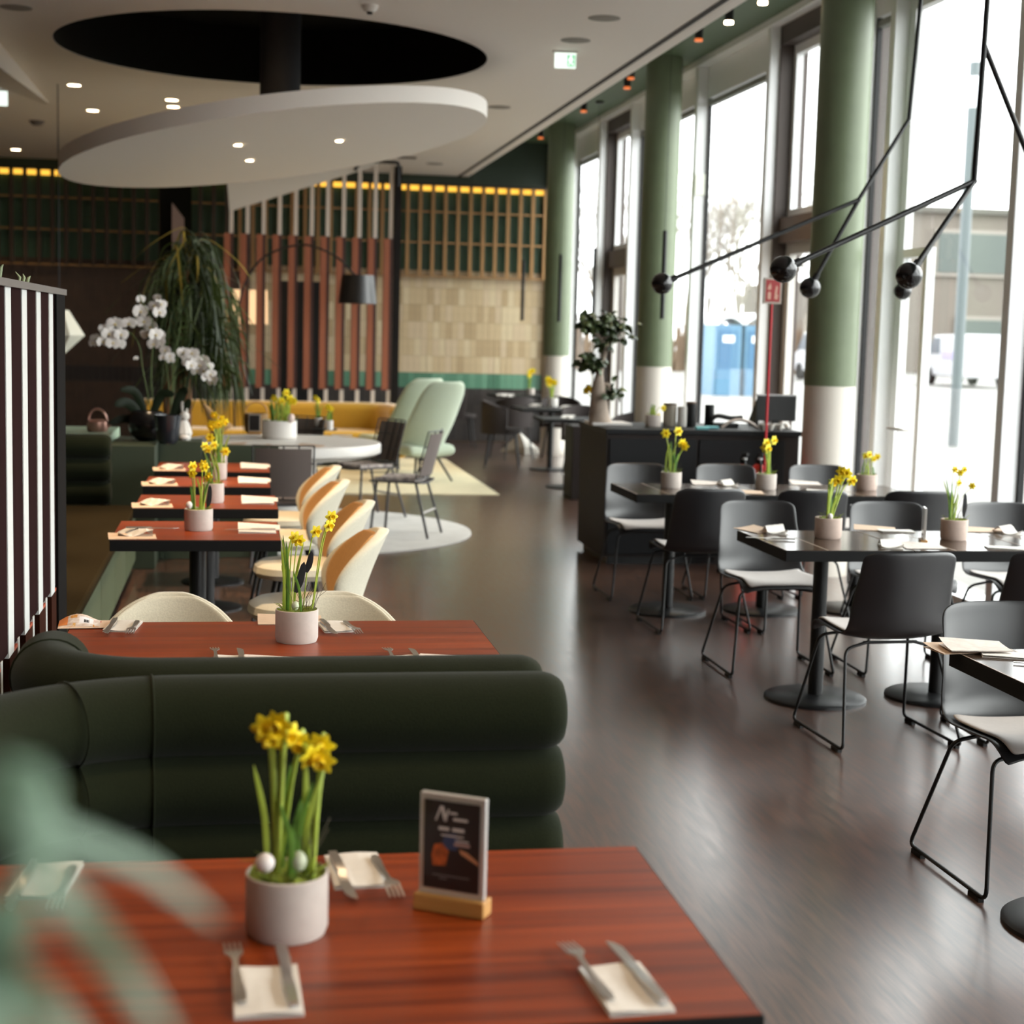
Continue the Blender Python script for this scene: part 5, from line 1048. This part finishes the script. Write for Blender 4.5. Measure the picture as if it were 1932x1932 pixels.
# fire extinguisher stand with its sign
ey = 10.6; b_ = Y(1440, 880, ey); q = thing('extinguisher_sign', 'red fire extinguisher sign in a grey frame on a thin red pole', 'sign', (Y(1446, 800, ey).x, ey, 0)); sx = q.location.x
zt, zb = Y(1446, 524, ey).z, Y(1446, 573, ey).z; wd = .064
MB().cyl((0, 0, .03), (0, 0, zb), .009, n=12).build('pole', mat('pole_red', 'b01522', .4), q, smooth=True); box((-.24, -.06, 0), (.04, .25, .02)).build('base', M_black, q, bevel=.003)
box((-wd, -.012, zb), (wd, .012, zt)).build('sign_frame', mat('frame_grey', '9a8f84', .5), q); box((-wd + .013, -.0145, zb + .014), (wd - .013, -.008, zt - .013)).build('sign_panel', mat('sign_red', '8a1414', .5), q)
T = Matrix.Translation((0, -.0146, (zt + zb) / 2)) @ Matrix.Rotation(PI / 2, 4, 'X'); m_ = mat('sign_print', 'b58a78', .6)
for n_, po in (('flame_pictogram', [(-.038, .008), (-.014, .008), (-.012, .03), (-.02, .056), (-.027, .04), (-.034, .034)]), ('extinguisher_pictogram', [(-.036, -.058), (-.014, -.058), (-.013, -.016), (-.02, -.006), (-.03, -.006), (-.037, -.016)]), ('hose_pictogram', [(.012, -.055), (.034, -.06), (.038, -.03), (.03, -.02), (.034, .03), (.022, .036), (.016, .0)])): MB().prism(po, 0, .0006, T).build(n_, m_, q)
M_er = mat('extinguisher_red', 'd03020', .3, spec=.6)
for k, (px, l_) in enumerate(((1402, 'red fire extinguisher with a black valve, aisle side of the red pole'), (1431, 'red fire extinguisher with a black valve, close to the red pole'))):
    p = Y(px, 880, ey + .17); q = thing('fire_extinguisher', l_, 'fire extinguisher', (p.x, ey + .17, .0205), 0, 'fire extinguishers at the counter'); t = p.z - .02
    MB().lathe([(.047, 0), (.0505, .02), (.0505, t - .04), (.04, t), (.018, t + .02), (.001, t + .02)], 24).build('cylinder', M_er, q, smooth=True); MB().lathe([(.022, t + .02), (.022, t + .05), (.001, t + .055)], 14).build('valve', M_blackp, q, smooth=True)
    MB().tube([(-.02, 0, t + .05), (.0, -.02, t + .085), (.01, -.07, t + .09)], .011, 8).build('handle', M_blackp, q, smooth=True); MB().lathe([(.018, 0), (.018, .012), (.001, .012)], 12, (0, -.03, t + .05)).build('gauge', mat('gauge', 'b8b8b8', .3), q); MB().tube(spline([(.0, -.02, t + .04), (.0, -.06, t - .02), (.0, -.055, t - .3)], 5), .01, 8).build('hose', M_blackp, q, smooth=True)

# ------------------------------------------------------------------ far tables by the last windows
for (px, py, s_), l_ in (((1040, 770, .42), 'small black table near the far green pillar'), ((975, 743, .42), 'small black table at the beige tile wall'), ((1075, 789, .34), 'small black table just behind the counter end')):
    p = Z(px, py, TZ); q = thing('bistro_table', l_, 'table', (p.x, min(p.y, 22.72), 0), 0, 'small black tables at the far windows')
    box((-s_, -s_, .72), (s_, s_, .75)).build('tabletop', M_edge, q); MB().cyl((0, 0, .02), (0, 0, .72), .035, n=16).build('post', M_black, q, smooth=True); MB().lathe([(.24, 0), (.24, .015), (.03, .03), (.0001, .03)], 28).build('base', M_black, q, smooth=True)
for j, (px, py, l_) in enumerate(((1010, 767, 'white napkin roll on the small black table near the far pillar, aisle side'), (1070, 770, 'white napkin roll on the small black table near the far pillar, window side'), (948, 747, 'white napkin roll at the aisle edge of the table by the tile wall'), (960, 748, 'white napkin roll on the table by the tile wall'), (1072, 789, 'large white napkin on the table behind the counter end'))):
    p = Z(px, py, TZ); put(ME_nap[3], 'napkin', l_, 'napkin', p.x, p.y, .2 * j, 'napkins on the far black tables')
x, y = pc(1045, 768, .06); daffodil_pot('white pot of daffodils on the small black table near the far pillar', x, y, TZ, [(1034, 716), (1041, 720), (1036, 724), (1046, 722)], y, r=.06, h=.11, seed=51, leaves=7, fs=1.9, potm=M_white)
x, y = pc(1002, 745, .06); daffodil_pot('pale pot of daffodils on the small black table at the tile wall', x, y, TZ, [(1000, 702), (1005, 700), (999, 708)], y, r=.06, h=.09, seed=52, leaves=6, fs=1.9)
M_dch = mat('dark_fabric', '29211f', .8)
def arm_chair(label):
    q = thing('armchair', label, 'chair', (0, 0, 0), 0, 'dark armchairs at the far windows')
    MB().slab(lambda u, v: Vector((.27 * math.sin((u * 2 - 1) * 1.9), -.03 - .24 * math.cos((u * 2 - 1) * 1.9), .42 + (.40 - .12 * abs(u * 2 - 1) ** 2) * v)), 14, 6, lambda u, v: (-.03 * math.sin((u * 2 - 1) * 1.9), .03 * math.cos((u * 2 - 1) * 1.9), 0)).build('shell', M_dch, q, smooth=True)
    MB().lathe([(.2, .42), (.24, .44), (.24, .48), (.001, .49)], 24).build('seat', M_dch, q, smooth=True)
    for sx in (-1, 1):
        for sy in (-1, 1): MB().tube([(sx * .15, sy * .15, .43), (sx * .21, sy * .21, 0)], [.013, .009], 8).build('leg', M_black, q, smooth=True)
    return q
a0 = arm_chair('dark armchair with a rounded back in front of the far tables'); p = Z(995, 842); a0.location = (3.55, 20.6, 0); a0.rotation_euler = (0, 0, .35)
for x, y, r_, l_ in ((3.1, 22.4, -PI / 2, 'dark armchair at the aisle side of the tile wall table'), (4.2, 20.55, PI, 'dark armchair behind the pot near the far pillar'), (4.22, 16.75, PI * .8, 'dark armchair behind the bonsai on the counter'), (3.98, 14.9, PI * .9, 'dark armchair between the bonsai and the middle pillar'), (3.98, 18.1, PI, 'dark armchair partly hidden by the counter end'), (3.2, 19.2, -PI / 2 - .2, 'dark armchair on the aisle side of the table near the far pillar')): dup(a0, (x, y, 0), r_, l_)
tag(MB().add([(-.28, .1, 0), (.0, -.32, 0), (.24, -.1, 0), (.05, .25, 0), (.22, -.1, .06), (0, -.3, .1), (-.02, .02, .28)], [(0, 1, 5), (1, 2, 4, 5), (0, 5, 6), (5, 4, 6), (4, 2, 3), (4, 3, 6), (3, 0, 6), (0, 3, 2, 1)])  .build('faceted_wedge', mat('wedge_white', 'd4cfc4', .6), loc=(3.86, 21.6, .001)), 'white faceted wedge standing on the floor before the far tables', 'ornament')  # white faceted object of unknown kind, built as a wedge

# ------------------------------------------------------------------ outside
struct(box((WX + .2, -60, -.25), (140, 160, -.02)).build('ground_outside', mat('pale_paving', '807e7b', .9, noise=.6, amt=.12)), 'pale paved ground outside the windows')
struct(box((19, 30.5, -.02), (60, 33, .14)).build('kerb', mat('kerb_brown', '6a4c3a', .9, noise=2, amt=.2)), 'low brown kerb strip outside on the pale ground')
M_blue, M_blue2, M_wr = mat('toilet_blue', '355f80', .5), mat('toilet_blue_light', '4c738f', .5), mat('toilet_white', 'd8dadc', .5)
for k, (px, l_) in enumerate(((1358, 'blue portable toilet cabin outside, farther from the red sign'), (1414, 'blue portable toilet cabin outside, behind the red sign'))):
    p = Y(px, 745, 44.); q = thing('portable_toilet', l_, 'toilet cabin', (p.x, 44 + k * .1, -.02), .1, 'blue portable toilets outside')
    box((-.39, -.5, 0), (.39, .5, 2.0)).build('cabin', M_blue2, q); box((-.3, -.53, .1), (.28, -.5, 1.85)).build('door', M_blue, q); box((-.36, -.545, .0), (.36, -.532, .75)).build('lower_panel', M_blue2, q)
    MB().slab(lambda u, v: Vector(((u * 2 - 1) * .42, (v * 2 - 1) * .56, 2.0 + .2 * (1 - (u * 2 - 1) ** 2))), 8, 2, lambda u, v: (0, 0, .14)).build('roof', M_wr, q, smooth=True); box((-.2, -.55, 1.5), (.15, -.53, 1.7)).build('label_plate', M_wr, q)
# lamp column
p = Y(1803, 760, 24.); q = thing('lamp_column', 'slim grey light column with a clear glass section near its top outside', 'street lamp', (p.x, 24, 0)); zz = lambda y_: Y(1803, y_, 24.).z; M_lc = mat('lamp_grey', '596165', .5)
MB().cyl((0, 0, 0), (0, 0, zz(202)), .085, n=20).build('pole', M_lc, q, smooth=True); MB().cyl((0, 0, zz(202)), (0, 0, zz(141)), .08, n=20).build('glass_section', mat('lamp_glass', 'd4dadc', .2, trans=.8), q, smooth=True); MB().cyl((0, 0, zz(141)), (0, 0, zz(115)), .085, n=20).build('head', M_lc, q, smooth=True)
# building
q = thing('building', 'long pale beige building with wide green-grey windows outside', 'building', (27, 78, 0)); M_bld = mat('facade', '6c655d', .8, noise=.5, amt=.08)
box((6.5, 0, 0), (60, 12, 8.2)).build('wall', M_bld, q); box((2.0, 1.5, 0), (6.5, 12, 4.6)).build('wall', M_bld, q); box((6.3, -.3, 8.2), (60, 12, 8.5)).build('roof', mat('roof_grey', '57554f', .8), q)
M_bw = mat('far_window', '4a524e', .3)
for x0, x1, z0, z1 in ((8.2, 13.5, 5.0, 7.4), (9.6, 13.8, 1.7, 3.0), (15, 20, 5.0, 7.4), (15.5, 20, 1.7, 3.0), (22, 28, 5.0, 7.4), (3, 5.5, 2.6, 3.9)):
    f_ = box((x0, -.15, z0), (x1, .1, z1)).build('window', mat('far_frame', '847e76', .6), q); box((x0 + .2, -.2, z0 + .2), (x1 - .2, -.1, z1 - .2)).build('pane', M_bw, f_)
# vehicles
M_vw, M_vg = mat('van_white', 'b4b4b8', .35), mat('van_glass', '6a7078', .15)
for k, (x, y, l_) in enumerate(((27.3, 57, 'white delivery van parked outside beyond the pale pavement'), (23.2, 60, 'second white van parked outside, partly behind the grey light column'))):
    q = thing('van', l_, 'van', (x, y, 0), 1.5 + .1 * k, 'white vans parked outside')
    b = MB().prism([(-2.3, .35), (2.3, .35), (2.35, .9), (1.75, 1.15), (1.1, 1.9), (-2.25, 1.95)], -.9, .9, Matrix.Rotation(PI / 2, 4, 'X')); b.build('body', M_vw, q, bevel=.06)
    MB().prism([(1.15, 1.2), (1.68, 1.18), (1.12, 1.8), (.4, 1.8), (.4, 1.2)], -.92, .92, Matrix.Rotation(PI / 2, 4, 'X')).build('cab_window', M_vg, q)
    box((-2.0, -.92, 1.0), (.2, .92, 1.3)).build('stripe', mat('van_lilac', '9c93b4', .5), q)
    for wx in (-1.4, 1.4):
        for wy in (-.85, .85): MB().cyl((wx, wy - .1, .33), (wx, wy + .1, .33), .33, n=18).build('wheel', M_blackp, q, smooth=True)
# bare trees
M_tw = [mat('bare_bark_' + k, c, .9) for k, c in zip('abc', ('7d776f', '736d66', '857d72'))]
def tree_mesh(seed, h_):
    rnd = random.Random(seed); b = MB()
    def grow(p, d, L, r_, depth):
        q_ = p + d * L; b.tube([p, q_], [r_, r_ * .62], 4 if depth < 3 else 3)
        if depth >= 5: return
        for k in range(rnd.choice((3, 3)) if depth < 4 else 4):
            a = Vector((rnd.gauss(0, 1), rnd.gauss(0, 1), rnd.gauss(.25, .6))); n2 = (d + a * .42).normalized(); grow(q_ if k else p.lerp(q_, .75), n2, L * rnd.uniform(.6, .82), r_ * .6, depth + 1)
    grow(Vector((0, 0, 0)), Vector((0, 0, 1)), h_ * .26, h_ * .013, 0); return b
tms = []
for k in range(4):
    me = tree_mesh(k + 3, 12).mesh('crown'); me.materials.append(M_tw[k % 3]); tms.append(me)
hedge = []
tl = ('tall bare winter tree outside beyond the far pillar', 'bare winter tree outside seen between the far posts', 'bare winter tree outside in the narrow far bay', 'bare tree outside behind the middle pillar', 'bare tree outside over the blue toilets, aisle side', 'tall bare tree right above the blue toilets', 'bare tree outside behind the escape door bay', 'bare tree outside beside the near pillar', 'low bare tree outside past the red sign', 'bare tree outside close to the beige building', 'thin bare tree far behind the toilets', 'bare tree outside between the two far pillars', 'wide bare tree far behind the window posts', 'bare tree far outside near the lamp column')
for k, (px, yy, s_) in enumerate(((1120, 62, .9), (1170, 70, 1.0), (1290, 74, .95), (1330, 80, 1.0), (1390, 64, .95), (1440, 72, 1.05), (1515, 66, .75), (1630, 76, .62), (1545, 70, .7), (1700, 96, .6), (1360, 96, 1.2), (1225, 90, 1.25), (1465, 100, 1.2), (1660, 104, .85))):
    p = Y(px, 720, yy); q = thing('bare_tree', tl[k], 'tree', (p.x, yy, -.02), k * 1.3, 'bare winter trees outside'); o = bpy.data.objects.new('crown', tms[k % 4]); COL.objects.link(o); o.parent = q; o.scale = (s_, s_, s_)
rnd = random.Random(5); b = MB()
for k in range(900):
    x = rnd.uniform(10, 28.3); y = 73 + rnd.uniform(-2.5, 2.5); hh = rnd.uniform(.8, 2.6); b.tube([(x, y, -.02), (x + rnd.uniform(-.4, .4), y, hh)], [.12, .03], 3)
tag(b.build('hedge', mat('winter_hedge', '6a5848', .9), None, fix=False), 'brown leafless winter shrubs along the far ground outside', 'hedge', kind='stuff')

# ------------------------------------------------------------------ warm spot lamps: beams of the modelled fixtures, plus added unseen fill lamps
WARM = (1.0, .72, .44)
def down(x, y, e, z=H - .02, ang=100, blend=.8, name='downlight_and_fill_beam'):
    l = light(name, 'SPOT', (x, y, z), e, WARM, spot_size=math.radians(ang), spot_blend=blend, shadow_soft_size=.06); return l
for p in spots: down(p.x, p.y, 15, H - .02)
for x, y in ((-.55, 2.2), (.6, 2.6), (-.4, 4.7), (.5, 5.0)): down(x, y, 28)  # unseen fill lamps added over the two wide tables, no fixtures
for x, y in ((-.2, 7.2), (-.15, 8.4), (-.2, 9.45), (-.15, 10.4)): down(x, y, 130, ang=46, blend=.5)  # unseen lamps added to warm the small red tables, no fixtures
for x, y in ((.2, 12.9), (.6, 18.6), (1.6, 19.0)): down(x, y, 40, ang=70)  # further added lamps with no fixture of their own
for x, y in ((3.78, 11.6), (3.78, 12.45)): down(x, y, 25, 4.05)
